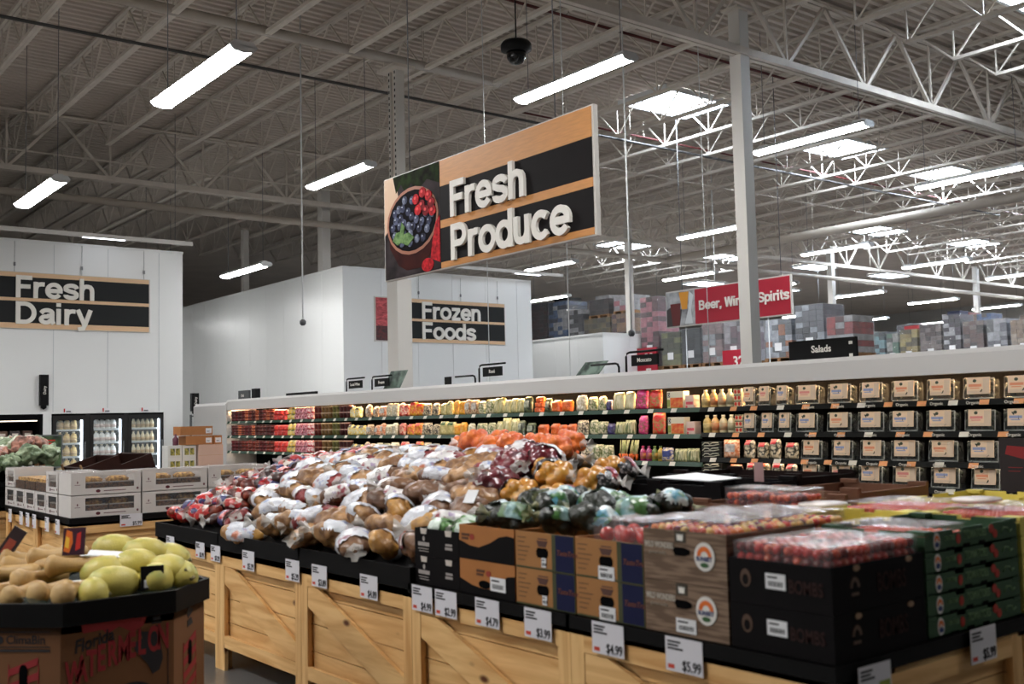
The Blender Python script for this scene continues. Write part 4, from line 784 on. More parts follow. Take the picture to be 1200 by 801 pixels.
for i, x in enumerate((-3.6, -3.212)):
    for j, z in enumerate((.812, .966)): tower(x, z, '%s kraft and navy carton of the %s pair, beside the %s' % (('lower', 'upper')[j], ('first', 'second')[i], ('avocado cartons', 'grey brown cartons')[i]), i)
SUNB = (40, 56, 110)
def sunset(t, cx, cz, rx, rz, plane='xz', y=-.004, words=True):
    p = MB().prism(disc(cx, cz, rx, rz, 24), y, y+.002, plane=plane).build('logo_badge', mat('badge_white', (226, 222, 216), .5), t); o = y-.0006
    arc = [(cx+rx*.72*cos(radians(a)), cz+rz*.02+rz*.7*sin(radians(a))) for a in range(0, 181, 15)]+[(cx+rx*.38*cos(radians(a)), cz+rz*.02+rz*.36*sin(radians(a))) for a in range(180, -1, -15)]
    MB().prism(arc, o, y, plane=plane).build('orange_arch', mat('badge_orange', (226, 112, 40), .5), p)
    MB().prism(disc(cx, cz-rz*.58, rx*.42, rz*.18, 14), o, y, plane=plane).build('green_base', mat('badge_green', (50, 92, 48), .5), p)
    if words: text('SUNSET', rz*.42, mat('badge_navy', SUNB, .5), p, (cx-rx*.8, y-.001, cz-rz*.3), offset=.02, sx=rx*1.6/(rz*.42*3.6))
    return p
HATCH = mat('greybrown_carton', (132, 108, 88), .75, rgb2=(100, 78, 60), vscale=26, stretch=(.25, .25, 3.2), lo=.45, hi=.55, detail=1)
def wonders(z, label, low):
    t = thing('tomato_carton', label, 'carton', (-2.822, 2.815, z), group=G_CART); w_, h = .397, .184; shell(t, w_, .5, h, HATCH)
    text('WILD WONDERS', .03, mat('print_bone', (206, 196, 182), .6), t, (.008, -.002, h-.066), offset=.02, sx=.62); text('gourmet medley', .016, mat('print_bone2', (170, 156, 140), .6), t, (.03, -.002, h-.088), offset=.004, sx=.8)
    MB().box(.158, .212, -.0016, 0, h-.042, h).build('dark_tile', mat('tile_dark', (60, 52, 40), .6), t); MB().prism([(.17, h-.01), (.172, h-.034), (.198, h-.034), (.2, h-.01), (.192, h-.016), (.185, h-.01), (.178, h-.016)], -.0026, 0).build('crown_print', WTEXT, t)
    MB().prism([(.148, h-.07), (.158, h-.088), (.205, h-.088), (.23, h-.08), (.23, h-.066), (.205, h-.058), (.158, h-.058)], -.002, 0).build('hand_hole', DARK, t)
    sunset(t, .3, h-.082, .047, .05)
    if low: label_sticker(t, .155, .25, .012, .062)
    return t
wonders(.812, 'lower grey brown tomato carton with round sunset badge and sticker', True); wonders(.998, 'upper grey brown tomato carton with round sunset badge, tomatoes on top', False)
DIMP = mat('print_bronze_dim', (84, 60, 44), .5); DIMW = mat('print_dim', (56, 40, 38), .8, spec=.1)
def bombs(x, y, z, w_, d, label, side, sticker):
    t = thing('bombs_carton', label, 'carton', (x, y, z), group=G_CART); h = .148; shell(t, w_, d, h, BLKC)
    b = MB().prism(disc(.07, .085, .022, .03, 18), -.0015, 0); b.build('ring_print', DIMP, t); MB().prism(disc(.07, .08, .013, .018, 14), -.002, 0).build('ring_centre', BLKC, t)
    text('BOMBS', .06, DIMW, t, (.245, -.002, .055), offset=.015, sx=.7)
    if sticker: label_sticker(t, .155, .235, .06, .11)
    if side:
        def px(bb, nm, m): o = bb.build(nm, m, t); o.rotation_euler = (0, 0, pi/2); o.location = (w_, 0, 0); return o
        px(MB().prism([(.12+.026*cos(radians(a)), .075+.034*sin(radians(a))) for a in range(0, 181, 15)]+[(.12+.014*cos(radians(a)), .075+.02*sin(radians(a))) for a in range(180, -1, -15)], -.0015, 0).box(.1, .14, -.0015, 0, .05, .06), 'arch_print', DIMP)
        text('BOMBS', .085, DIMW, t, (w_+.002, .24, .05), '+x', offset=.012, sx=.62)
        for c in (.13, .43): px(MB().prism(disc(c, h-.012, .018, .01, 10), -.003, 0), 'tan_tab', mat('tab_tan', (150, 120, 92), .6))
    return t
bombs(-2.415, 2.815, .812, .41, .52, 'lower black tomato carton at the island corner', True, True); bombs(-2.415, 2.815, .962, .41, .52, 'upper black tomato carton at the corner under clear tomato packs', True, True)
GRN = mat('green_carton', (42, 78, 46), .65, var=.15, vscale=6); GRNL = mat('green_print_light', (116, 148, 106), .6); TOMP = mat('tomato_red_print', (178, 46, 32), .5)
YEL = mat('yellow_carton', (222, 204, 100), .65, var=.08, vscale=5)
def tray_carton(x, y, z, w_, d, h, m, label, deco, grp):
    """shallow tray with notched rim, long face toward +x"""
    t = thing('tray_carton', label, 'carton', (x, y, z), group=grp); th = .006
    b = MB().box(0, w_, 0, d, 0, th)
    def wall(x0, x1, y0, y1, along):
        L = (x1-x0) if along == 'x' else (y1-y0); nt = max(2, int(L/.16))
        for k in range(nt):
            a, c = k/nt, (k+1)/nt; g = .03/L
            if along == 'x': b.box(x0+L*a, x0+L*c, y0, y1, 0, h-.014); b.box(x0+L*(a+g), x0+L*(c-g), y0, y1, h-.014, h)
            else: b.box(x0, x1, y0+L*a, y0+L*c, 0, h-.014); b.box(x0, x1, y0+L*(a+g), y0+L*(c-g), h-.014, h)
    wall(0, w_, 0, th, 'x'); wall(0, w_, d-th, d, 'x'); wall(0, th, th, d-th, 'y'); wall(w_-th, w_, th, d-th, 'y')
    b.box(-.001, .07, -.001, .05, h-.012, h+.004).box(w_-.07, w_+.001, -.001, .05, h-.012, h+.004).box(-.001, .07, d-.05, d+.001, h-.012, h+.004).box(w_-.07, w_+.001, d-.05, d+.001, h-.012, h+.004)
    b.build('tray_body', m, t)
    if deco:
        g = thing('face_print', None, None); g.parent = t
        for k in ():
            pass
        bpy.data.objects.remove(g)
        def px(bb, nm, m): o = bb.build(nm, m, t); o.rotation_euler = (0, 0, pi/2); o.location = (w_, 0, 0); return o
        s = px(MB().prism(disc(.075, .036, .021, .03, 18), -.002, 0), 'logo_badge', mat('badge_white', (226, 222, 216), .5))
        px(MB().prism([(.075+.016*cos(radians(a)), .036+.022*sin(radians(a))) for a in range(0, 181, 20)]+[(.075+.007*cos(radians(a)), .036+.01*sin(radians(a))) for a in range(180, -1, -20)], -.003, 0), 'orange_arch', mat('badge_orange', (226, 112, 40), .5)); px(MB().prism(disc(.075, .025, .014, .01, 10), -.003, 0), 'badge_foot', mat('badge_navy', SUNB, .5))
        text('ON THE', .022, GRNL, t, (w_+.002, .125, .034), '+x', offset=.012, sx=.8); text('TOMATOES', .04, GRNL, t, (w_+.002, .255, .03), '+x', offset=.012, sx=.74)
        px(MB().prism(disc(.218, .034, .014, .018, 12), -.002, 0).prism(disc(.45, .05, .017, .016, 12), -.002, 0).prism(disc(.475, .03, .016, .016, 12), -.002, 0), 'tomato_print', TOMP)
        px(MB().box(.14, .19, -.002, 0, 0, .009).box(.25, .295, -.002, 0, 0, .014).box(.36, .4, -.002, 0, .002, .014), 'slot', DARK)
        px(MB().tube([(.52, -.001, .03), (.54, -.001, .048), (.57, -.001, .044), (.58, -.001, .028), (.6, -.001, .036)], .003, 5), 'swirl_print', GRNL)
    return t
for k in range(5): tray_carton(-2.42, 3.35, .812+.0725*k, .415, .64, .07, GRN, 'green tomato carton with sunset badge, %s from the bottom of its stack' % nth(k), True, 'green tomato cartons')
YG = 'yellow tray cartons'
for k in range(5): tray_carton(-2.42, 4.02, .812+.0725*k, .415, .62, .07, YEL, 'yellow tray carton at the island end, %s from the bottom of its stack' % nth(k), False, YG)
for (x, y), nm in (((-2.86, 3.4), 'behind the corner tomato packs'), ((-2.87, 4.02), 'in the middle of the bin'), ((-2.42, 4.66), 'at the back corner'), ((-2.87, 4.66), 'at the back edge'), ((-3.17, 4.66), 'by the brown cartons')):
    if x < -3.0: continue
    for k in range(5): tray_carton(x, y, .812+.0725*k, .43, .6, .07, YEL, 'yellow tray carton %s, %s from the bottom' % (nm, nth(k)), False, YG)
# brown open cartons further back
BRN = mat('brown_carton', (120, 78, 54), .75, var=.1, vscale=5)
def open_carton(x, y, z, w_, d, h, m, label, flap=True):
    t = thing('open_carton', label, 'carton', (x, y, z), group='open cartons on the back bins'); shell(t, w_, d, h, m, th=.012)
    if flap:
        for a in ((0, .1, -.004, .022), (w_-.1, w_, -.004, .022), (0, .1, d-.022, d+.004), (w_-.1, w_, d-.022, d+.004)): MB().box(*a, h, h+.02).build('corner_tab', m, t)
    return t
open_carton(-3.4, 3.72, .812, .46, .56, .375, BRN, 'brown open carton with tan rim behind the tomato packs'); open_carton(-3.42, 4.34, .812, .5, .6, .4, BRN, 'brown open carton behind, nearest the cooler')
open_carton(-3.9, 3.42, .812, .46, .36, .335, BRN, 'brown open carton with a tag behind the avocado bags'); t = thing('price_tag', 'small white tag clipped to the brown carton behind the avocados', 'price tag', (-3.66, 3.405, 1.13), group='white price tags on the bins'); MB().box(-.022, .022, -.002, 0, -.05, .03).build('card', TAGP, t); MB().box(-.012, .012, -.003, -.002, -.03, .0).build('fine_print', INK, t)
DKC = mat('dark_carton', (30, 18, 16), .7, spec=.1)
open_carton(-4.36, 4.02, .812, .5, .55, .42, BLKC, 'black open carton at the back behind the yellow onions'); open_carton(-3.95, 3.98, .812, .5, .6, .43, BLKC, 'black open carton at the back holding a sheet of paper'); open_carton(-4.36, 4.62, .812, .9, .5, .44, DKC, 'dark brown open carton at the back facing the cooler')
tag(MB().add([(-3.98, 4.05, 1.268), (-3.62, 4.1, 1.258), (-3.6, 4.32, 1.262), (-3.92, 4.36, 1.268), (-3.8, 4.2, 1.29), (-3.98, 4.05, 1.264), (-3.62, 4.1, 1.254), (-3.6, 4.32, 1.258), (-3.92, 4.36, 1.264), (-3.8, 4.2, 1.286)], [(0, 1, 4), (1, 2, 4), (2, 3, 4), (3, 0, 4), (6, 5, 9), (7, 6, 9), (8, 7, 9), (5, 8, 9), (0, 5, 6, 1), (1, 6, 7, 2), (2, 7, 8, 3), (3, 8, 5, 0)]).build('paper_sheet', PAPER), 'crumpled white paper sheet lying on the black carton', 'paper')
t = thing('price_tag', 'small pinkish tag standing by the paper sheet', 'price tag', (-3.55, 4.4, 1.3), group='white price tags on the bins'); MB().box(-.03, .03, -.002, 0, -.06, .04).build('card', mat('tag_pink', (190, 150, 150), .6), t); MB().box(-.006, .006, .0, .004, -.15, -.05).build('stem', BLACK, t)

# ------------------------------------------------------------ clear packs of tomatoes
TOMR = mat('tomato_red', (206, 46, 34), .22, rgb2=(178, 30, 24), vscale=6, coat=.6); CHER = mat('cherry_tomato', (186, 40, 30), .2, rgb2=(206, 84, 40), vscale=5, coat=.6)
TYEL = mat('yellow_tomato', (222, 176, 84), .25, coat=.5); TDRK = mat('dark_tomato', (110, 30, 28), .25, coat=.5); TORG = mat('orange_tomato', (222, 120, 46), .25, coat=.5)
FILMLID = mat('clear_film_lid', (238, 232, 234), .14, alpha=.26, spec=1.0, bump=.9, bscale=16); PACKC = mat('pack_clear', (236, 236, 240), .08, alpha=.04, spec=.8)
def pack(x, y, z, w_, d, h, mats, rr, label, grp, rows=(3, 4), lid=True):
    t = thing('tomato_pack', label, 'tomato pack', (x, y, z), group=grp); r = random.Random(int(abs(x*37+y*91)*100))
    b = MB().box(0, w_, 0, d, 0, .003)
    e = .003; b.box(0, w_, 0, e, 0, h).box(0, w_, d-e, d, 0, h).box(0, e, e, d-e, 0, h).box(w_-e, w_, e, d-e, 0, h); b.build('clear_tray', PACKC, t)
    nx = max(1, int(w_/(2*rr))); ny = max(1, int(d/(2*rr))); nz = max(1, int(h/(1.75*rr)))
    cl = [MB() for _ in mats]
    for k in range(nz):
        for j in range(ny):
            for i in range(nx):
                if 0 < j < ny-1 and 0 < i < nx-1 and k < nz-1: continue
                q = rr*r.uniform(.88, 1.0); cl[r.randrange(len(mats))].ell((w_*(i+.5)/nx, d*(j+.5)/ny, min(rr*1.02+k*rr*1.7, h-rr*.9)), (q, q, q*.94), 9, 6)
    for c, m in zip(cl, mats):
        if c.v: tag(c.build('tomatoes', m, t, fix=False), kind='stuff')
    if lid:
        n = 6; L = MB(); vs = [(-.004+(w_+.008)*i/n, -.004+(d+.008)*j/n, h+.002+(.006*sin(2.3*i+1.7*j)+.006*r.random() if 0 < i < n and 0 < j < n else 0)) for j in range(n+1) for i in range(n+1)]
        L.add(vs, [(j*7+i, j*7+i+1, j*7+i+8, j*7+i+7) for j in range(n) for i in range(n)], 0, True); L.build('film_lid', FILMLID, t, fix=False)
    return t
TG = 'clear tomato packs on the near cartons'
for i, (x, y) in enumerate(((-3.0, 2.83), (-3.0, 3.07), (-3.19, 2.9))): pack(x, y, 1.1 if i < 2 else 1.09, .175, .22, .095, [TOMR], .034, 'clear pack of large red tomatoes, %s' % ('by the grey brown carton front', 'behind its twin', 'nearest the avocado bags')[i], TG)
k = 0
for j, y in enumerate((2.83, 3.06, 3.3)):
    for i, x in enumerate((-2.81, -2.615)):
        pack(x, y, 1.135, .185, .215, .085, [TDRK, TYEL, TORG, CHER], .017, 'clear pack of mixed colour tomatoes, %s pack in row %s from the front' % (('first', 'second')[i], ('one', 'two', 'three')[j]), TG)
for j, y in enumerate((3.5, 3.72)):
    for i, x in enumerate((-3.2, -3.0)): pack(x, y, 1.1 if j == 0 else 1.18, .185, .205, .08, [TDRK, CHER], .017, 'clear pack of dark tomatoes behind the mixed packs, %s of row %s' % (('first', 'second')[i], ('one', 'two')[j]), TG)
for i, (x, y) in enumerate(((-2.405, 2.83), (-2.21, 2.83), (-2.405, 3.09), (-2.21, 3.09))):
    pack(x, y, 1.06, .19, .24, .105, [CHER, TOMR, TDRK], .019, 'clear domed pack of red cherry tomatoes at the corner, %s' % ('front far side', 'front near side', 'rear far side', 'rear near side')[i], TG)
pack(-2.4, 3.38, 1.125, .36, .3, .055, [CHER], .0165, 'film covered pack of cherry tomatoes in the top green carton', TG)
pack(-2.85, 4.08, 1.14, .38, .45, .05, [CHER, TOMR], .0165, 'film covered tomatoes in the middle yellow carton', TG); pack(-2.4, 4.1, 1.14, .38, .45, .05, [CHER, TOMR], .0165, 'film covered tomatoes in the yellow end carton', TG)
for i, (x, y) in enumerate(((-2.72, 3.78), (-2.35, 4.35))):
    tag(MB().lathe([(.095, 0), (.1, .006), (.1, .012), (.0, .014)], 20).build('lid_disc', mat('lid_white_red', (226, 214, 206), .3, coat=.4), None, (x, y, 1.2), (.03, 0, 0)), 'round white and red lid lying on the yellow cartons, %s one' % ('nearer', 'farther')[i], 'lid')
# ------------------------------------------------------------ heaps of bagged produce
def lumpy(a, b_, c, rr, n, seed, sub=4, film=2, hull=.86):
    """filled bag: film stretched over round produce; returns bmesh"""
    r = random.Random(seed); bm = bmesh.new(); bmesh.ops.create_icosphere(bm, subdivisions=sub, radius=1)
    S = []
    for i in range(n):
        t = 2*pi*((i*.618) % 1)+r.uniform(-.3, .3); z = -1+2*(i+.5)/n; q = sqrt(1-z*z); d = Vector((z, q*cos(t), q*sin(t)))
        k = rr*r.uniform(.85, 1.15); S.append((Vector((d.x*max(a-k, .01), d.y*max(b_-k, .005), d.z*max(c-k, .005))), k))
    R = {}
    for v in bm.verts:
        d = v.co.normalized(); e = 1/sqrt((d.x/a)**2+(d.y/b_)**2+(d.z/c)**2); best = e*hull
        for p, k in S:
            pd = p.dot(d); q = k*k-(p.length_squared-pd*pd)
            if q > 0: best = max(best, pd+sqrt(q))
        R[v.index] = best
    bm.verts.ensure_lookup_table()
    for _ in range(film): R = {v.index: .5*R[v.index]+.5*sum(R[e.other_vert(v).index] for e in v.link_edges)/len(v.link_edges) for v in bm.verts}
    for v in bm.verts: v.co = v.co.normalized()*R[v.index]
    for f in bm.faces: f.smooth = True
    return bm
def bag_meshes(a, b_, c, rr, n, seed, m_body, m_label, lab=(-.5, .55), neck=True, zmin=-.35, m_neck=None, crinkle=.0, film=2, hull=.84):
    bm = lumpy(a, b_, c, rr, n, seed, film=film, hull=hull); me = bpy.data.meshes.new('contents'); bm.to_mesh(me); me.materials.append(m_body); out = [('contents', me)]
    if m_label:
        lb = bm.copy(); r = random.Random(seed)
        kill = [f for f in lb.faces if not (lab[0]*a+.012*mnoise.noise(f.calc_center_median()*9+Vector((seed, 0, 0))) < f.calc_center_median().x < lab[1]*a and f.calc_center_median().z > zmin*c)]
        bmesh.ops.delete(lb, geom=kill, context='FACES')
        for v in lb.verts:
            d = v.co.normalized(); e = 1/sqrt((d.x/a)**2+(d.y/b_)**2+(d.z/c)**2); L = v.co.length
            v.co = d*(max(L, e*.93)+.004+.0035*mnoise.noise(v.co*60))
        m2 = bpy.data.meshes.new('film_label'); lb.to_mesh(m2); m2.materials.append(m_label); lb.free(); out.append(('film_label', m2))
    bm.free()
    if neck:
        nb = MB(); n_ = 12; vs = []; r = random.Random(seed+5)
        for j, (x, q) in enumerate(((a*.86, b_*.42), (a*1.02, .014), (a*1.07, .012), (a*1.22, .035), (a*1.34, .05))):
            for k in range(n_): g = 2*pi*k/n_; qq = q*(1+(.35*sin(4*g+seed) if j > 2 else .12*sin(5*g))); vs.append((x, qq*cos(g), qq*sin(g)*.7))
        nb.add(vs, [(j*n_+k, j*n_+(k+1) % n_, (j+1)*n_+(k+1) % n_, (j+1)*n_+k) for j in range(4) for k in range(n_)], 0, True)
        out.append(('twisted_neck', nb.mesh('twisted_neck', m_neck or FILMW)))
    return out
FILMW = mat('bag_film', (222, 218, 212), .14, alpha=.55, spec=1.0, bump=.5, bscale=60)
def potato_mat(n, c1, c2): return mat('potato_'+n, c1, .45, rgb2=c2, vscale=11, coat=.3, bump=.3, bscale=34, lo=.4, hi=.62)
PM = {'tan': potato_mat('tan', (184, 140, 92), (120, 82, 50)), 'red': potato_mat('red', (146, 52, 50), (104, 34, 38)), 'gold': potato_mat('gold', (196, 146, 72), (150, 104, 48)), 'brown': potato_mat('brown', (126, 88, 58), (90, 60, 42))}
def printed(name, base, p1, p2, vs=20, a=.60, b=.66, coat=.8):
    """white film print: base with two colours of blotchy printing"""
    m = bpy.data.materials.new(name); m.use_nodes = True; nt = m.node_tree; bs = nt.nodes['Principled BSDF']; N = nt.nodes.new; L = nt.links.new
    tc = N('ShaderNodeTexCoord'); n1 = N('ShaderNodeTexNoise'); n1.inputs['Scale'].default_value = vs; n1.inputs['Detail'].default_value = 5; L(tc.outputs['Object'], n1.inputs[0])
    r1 = N('ShaderNodeValToRGB'); L(n1.outputs[0], r1.inputs[0]); r1.color_ramp.elements[0].position = a-.02; r1.color_ramp.elements[1].position = b; r1.color_ramp.elements[0].color = (*s2l(base), 1); r1.color_ramp.elements[1].color = (*s2l(p1), 1)
    n2 = N('ShaderNodeTexNoise'); n2.inputs['Scale'].default_value = vs*.55; L(tc.outputs['Object'], n2.inputs[0]); mp = N('ShaderNodeMapping'); mp.inputs['Location'].default_value = (3, 7, 1); L(tc.outputs['Object'], mp.inputs[0]); L(mp.outputs[0], n2.inputs[0])
    r2 = N('ShaderNodeValToRGB'); L(n2.outputs[0], r2.inputs[0]); r2.color_ramp.elements[0].position = a-.03; r2.color_ramp.elements[1].position = b-.01; r2.color_ramp.elements[0].color = (0, 0, 0, 1); r2.color_ramp.elements[1].color = (1, 1, 1, 1)
    mx = N('ShaderNodeMixRGB'); L(r2.outputs[0], mx.inputs[0]); L(r1.outputs[0], mx.inputs[1]); mx.inputs[2].default_value = (*s2l(p2), 1); L(mx.outputs[0], bs.inputs['Base Color'])
    n3 = N('ShaderNodeTexNoise'); n3.inputs['Scale'].default_value = 28; n3.inputs['Detail'].default_value = 4; L(tc.outputs['Object'], n3.inputs[0]); bp = N('ShaderNodeBump'); bp.inputs['Strength'].default_value = .55; bp.inputs['Distance'].default_value = .02; L(n3.outputs[0], bp.inputs['Height']); L(bp.outputs[0], bs.inputs['Normal']); L(bp.outputs[0], bs.inputs['Coat Normal'])
    bs.inputs['Roughness'].default_value = .35; bs.inputs['Coat Weight'].default_value = coat; bs.inputs['Coat Roughness'].default_value = .12; return m
LBW = [printed('potato_label_a', (210, 212, 218), (150, 160, 200), (150, 108, 120)), printed('potato_label_b', (220, 216, 214), (170, 150, 180), (150, 70, 80), 26), printed('potato_label_c', (204, 206, 214), (150, 164, 200), (190, 110, 80), 17)]
POT = {}
for i, k in enumerate(('tan', 'red', 'gold', 'brown')):
    for s in range(3): POT[(k, s)] = bag_meshes(.175, .112, .074, .03, 36, 11*i+s*3+1, PM[k], (LBW[(i+s) % 3] if (i, s) not in ((0, 1), (3, 2)) else None), lab=((-.5, .48), (-.22, .66), (-.68, .22))[s], film=1, hull=.8, zmin=(-.3, -.6, -.4)[s])
def put_bag(name, label, cat, group, parts, x, y, z, rx=0, rz=0, ry=0, sc=1.0):
    t = thing(name, label, cat, (x, y, z), (rx, ry, rz), group); t.scale = (sc, sc, sc)
    for nm, me in parts: link(nm, me, t)
    return t
rb = random.Random(5)
ROWS = [(2.885, -6.8), (3.05, -6.86), (3.21, -6.92), (3.38, -6.98), (3.56, -7.04), (3.75, -7.1), (3.95, -7.15), (4.15, -7.2), (4.36, -7.2), (4.58, -7.2)]
def slope(y): return atan2(heap(-6, y+.05)-heap(-6, y-.05), .1)
PNAME = {'tan': 'tan', 'red': 'red', 'gold': 'golden', 'brown': 'brown'}
def heap_bag(j, y, x, i, kind, s, dz=0.0):
    flip = rb.random() < .5
    y += rb.uniform(-.05, .05); put_bag('potato_bag', 'clear bag of %s potatoes%s, %s from far end, row %d of heap' % (PNAME[kind], '' if (kind, s) in (('tan', 1), ('brown', 2)) else ' with white label', nth(i), j+1), 'potato bag', 'bags of potatoes heaped on the island', POT[(kind, s)], x, y, heap(x, y)-.005+dz+rb.uniform(-.012, .02), slope(y)*.9+rb.uniform(-.3, .3), rb.uniform(-1.0, 1.0)+(pi if flip else 0), rb.uniform(-.22, .22), rb.uniform(.92, 1.12))
for j, (y, x0) in enumerate(ROWS):
    xe = (-4.52, -4.52, -4.55, -4.62, -4.72, -4.85, -5.0, -5.1, -5.2, -5.3)[j]; n = int((xe-x0)/.262); n_ = n
    for i in range(n_+1):
        x = x0+.1+(xe-x0-.1)*(i+.0)/n_+rb.uniform(-.03, .03)+(.1 if j % 2 else 0)*(1 if i < n_ else 0); u = rb.random()
        front = x < -5.9
        kind = ('tan' if u < .45 else 'brown' if u < .62 else 'red' if u < .84 else 'gold') if x < -4.9 or j < 3 else ('tan' if u < .6 else 'brown' if u < .85 else 'red')
        heap_bag(j, y+rb.uniform(-.03, .03), x, i, kind, rb.randrange(3), 0)
# small red printed bags of sweet potatoes on the far bin
REDP1 = printed('red_bag_a', (196, 24, 26), (226, 206, 200), (40, 40, 92), 24, .6, .64); REDP2 = printed('red_bag_b', (176, 24, 28), (200, 196, 214), (44, 42, 100), 20, .53, .57); REDP3 = printed('red_bag_c', (188, 30, 24), (76, 92, 50), (226, 210, 200), 24, .56, .61)
YAM = potato_mat('yam', (138, 50, 22), (84, 28, 16)); YAMD = potato_mat('yam_dark', (88, 32, 20), (46, 18, 14))
YB = [bag_meshes(.1, .068, .052, .034, 9, 60+s, (YAM, YAMD, YAM)[s % 3], (REDP1, REDP2, REDP3)[s % 3], lab=((-.8, .1), (-.3, .8), (-.5, .5), (-.9, -.1))[s % 4], zmin=-.6) for s in range(6)]
k = 0
for j in range(15):
    y = 2.93+.115*j; xb = -6.86-.34*min(1, (y-2.93)/1.2)
    xs = -7.9; i = 0
    while xs < xb-.02:
        x = xs+rb.uniform(0, .04); s = rb.randrange(6)
        put_bag('sweet_potato_bag', 'small %s sweet potato bag, %s from far end, row %d of heap' % (('red and white', 'navy and white', 'red and green')[s % 3], nth(i), j+1), 'sweet potato bag', 'small red bags heaped on the far bin', YB[s], x, y, heap(x, y)-.015+rb.uniform(-.01, .025), slope(y)*.9+rb.uniform(-.3, .3), rb.uniform(0, 6.28), rb.uniform(-.35, .35), rb.uniform(1.0, 1.25))
        xs += .165; i += 1
# bags of oranges on the crest, onions, avocados
ORM = mat('orange_fruit_net', (232, 124, 44), .45, rgb2=(206, 84, 30), vscale=14, coat=.4, bump=.3, bscale=60); ONM = mat('red_onion_net', (128, 36, 46), .32, rgb2=(78, 20, 34), vscale=12, coat=.8, bump=.3, bscale=40); YOM = mat('yellow_onion', (206, 150, 62), .3, rgb2=(184, 120, 44), vscale=9, coat=.6)
WLB = printed('white_net_label', (226, 222, 222), (190, 120, 90), (120, 60, 60)); BLB = printed('black_net_label', (24, 22, 24), (200, 190, 190), (150, 40, 50), 18, .6, .64)
ORB = [bag_meshes(.13, .1, .085, .043, 12, 90+s, ORM, None, neck=True, film=0, hull=.66) for s in range(2)]
for i, (x, y) in enumerate(((-6.15, 4.35), (-5.95, 4.5), (-5.72, 4.38), (-5.5, 4.5), (-5.3, 4.36), (-5.85, 4.25), (-5.6, 4.2), (-5.4, 4.22), (-5.15, 4.5), (-5.05, 4.3))):
    put_bag('orange_bag', 'net bag of oranges on the crest behind the potatoes, %s from the far end' % nth(i), 'orange bag', 'orange bags on the heap', ORB[i % 2], x, y, heap(x, y)+.07+.02*(i % 3), .1, rb.uniform(-.6, .6)+pi*(i % 2), rb.uniform(-.2, .2), 1.0)
ONB = [bag_meshes(.16, .12, .1, .04, 22, 101+s, ONM, WLB if s else None, lab=(-.2, .3), film=1, hull=.75) for s in range(2)]
for i, (x, y, z) in enumerate(((-4.78, 3.72, 1.33), (-4.95, 3.95, 1.37), (-4.62, 3.5, 1.24), (-4.7, 3.92, 1.35))):
    put_bag('red_onion_bag', 'bag of dark red onions beside the yellow onions, %s' % ('the topmost one', 'leaning on the potatoes', 'the lowest, in front', 'the rearmost one')[i], 'onion bag', 'red onion bags', ONB[0 if i in (0, 2) else 1], x, y, z, .35, rb.uniform(-.5, .5)+.8*i, 0, 1.0)
YOB = [bag_meshes(.15, .115, .09, .045, 13, 120+s, YOM, BLB, lab=((-.95, -.35), (.3, 1))[s], film=0, hull=.5) for s in range(2)]
for i, (x, y, z) in enumerate(((-4.32, 3.66, 1.29), (-4.06, 3.72, 1.26), (-4.5, 3.78, 1.3), (-4.2, 3.98, 1.3), (-4.42, 3.5, 1.2), (-4.12, 3.5, 1.18))):
    put_bag('yellow_onion_bag', 'bag of yellow onions with black label, %s' % ('the middle one facing the front', 'nearest the paper sheet', 'beside the red onions', 'at the back', 'lowest, by the potatoes', 'lowest, above the avocados')[i], 'onion bag', 'yellow onion bags', YOB[i % 2], x, y, z, .3, (0, .3, 2.6, .5, 0, .2)[i], 0, .95)
AVM = mat('avocado_skin', (38, 44, 30), .4, rgb2=(22, 26, 20), vscale=14, bump=.35, bscale=70, coat=.3); AVL = printed('avocado_label', (96, 160, 184), (66, 120, 62), (206, 220, 220), 16, .5, .54); AVG = printed('avocado_green', (70, 116, 56), (44, 76, 40), (150, 190, 190), 18, .55, .6)
NETG = mat('green_net', (92, 104, 62), .5, rgb2=(150, 140, 96), vscale=40, alpha=.75)
AVB = [bag_meshes(.13, .085, .07, .04, 9, 140+s, AVM, (AVL, AVG, AVL)[s], lab=((0, .5), (-.5, .4), (-.7, -.2))[s], film=0, hull=.7, m_neck=NETG, zmin=-.1) for s in range(3)]
for i, (x, y, z) in enumerate(((-3.95, 2.98, 1.15), (-3.75, 2.95, 1.15), (-3.88, 3.16, 1.2), (-3.66, 3.12, 1.2), (-3.5, 2.99, 1.15), (-3.35, 3.06, 1.16), (-3.5, 3.22, 1.2), (-3.3, 3.25, 1.18), (-3.78, 3.3, 1.21), (-4.0, 3.3, 1.18), (-3.58, 3.36, 1.2), (-3.4, 3.42, 1.17), (-3.62, 3.62, 1.15), (-3.75, 3.55, 1.17), (-3.25, 3.45, 1.2))):
    s = i % 3
    put_bag('avocado_bag', '%s bag of dark green avocados, %s from the front of the avocado heap' % (('teal labelled', 'green labelled', 'blue-green labelled')[s], nth(i)), 'avocado bag', 'avocado bags', AVB[s], x, y, z, rb.uniform(-.2, .5), rb.uniform(0, 6.28), rb.uniform(-.3, .3), rb.uniform(.9, 1.1))
GRB = printed('green_herb_bag', (96, 150, 76), (60, 104, 50), (206, 220, 206), 24, .52, .58); HBM = mat('herb_leaves', (110, 160, 90), .5, rgb2=(60, 100, 50), vscale=20, coat=.5)
HB = bag_meshes(.09, .06, .045, .03, 8, 160, HBM, GRB, lab=(-.4, .5), film=1)
for i, (x, y) in enumerate(((-4.32, 2.92), (-4.13, 2.94), (-4.33, 3.1), (-4.15, 3.12))): put_bag('herb_bag', 'small bag of green herbs in the top black carton, %s' % ('front far side', 'front near side', 'rear far side', 'rear near side')[i], 'herb bag', 'herb bags in the black carton', HB, x, y, 1.075, .2, .4*i, 0, 1)
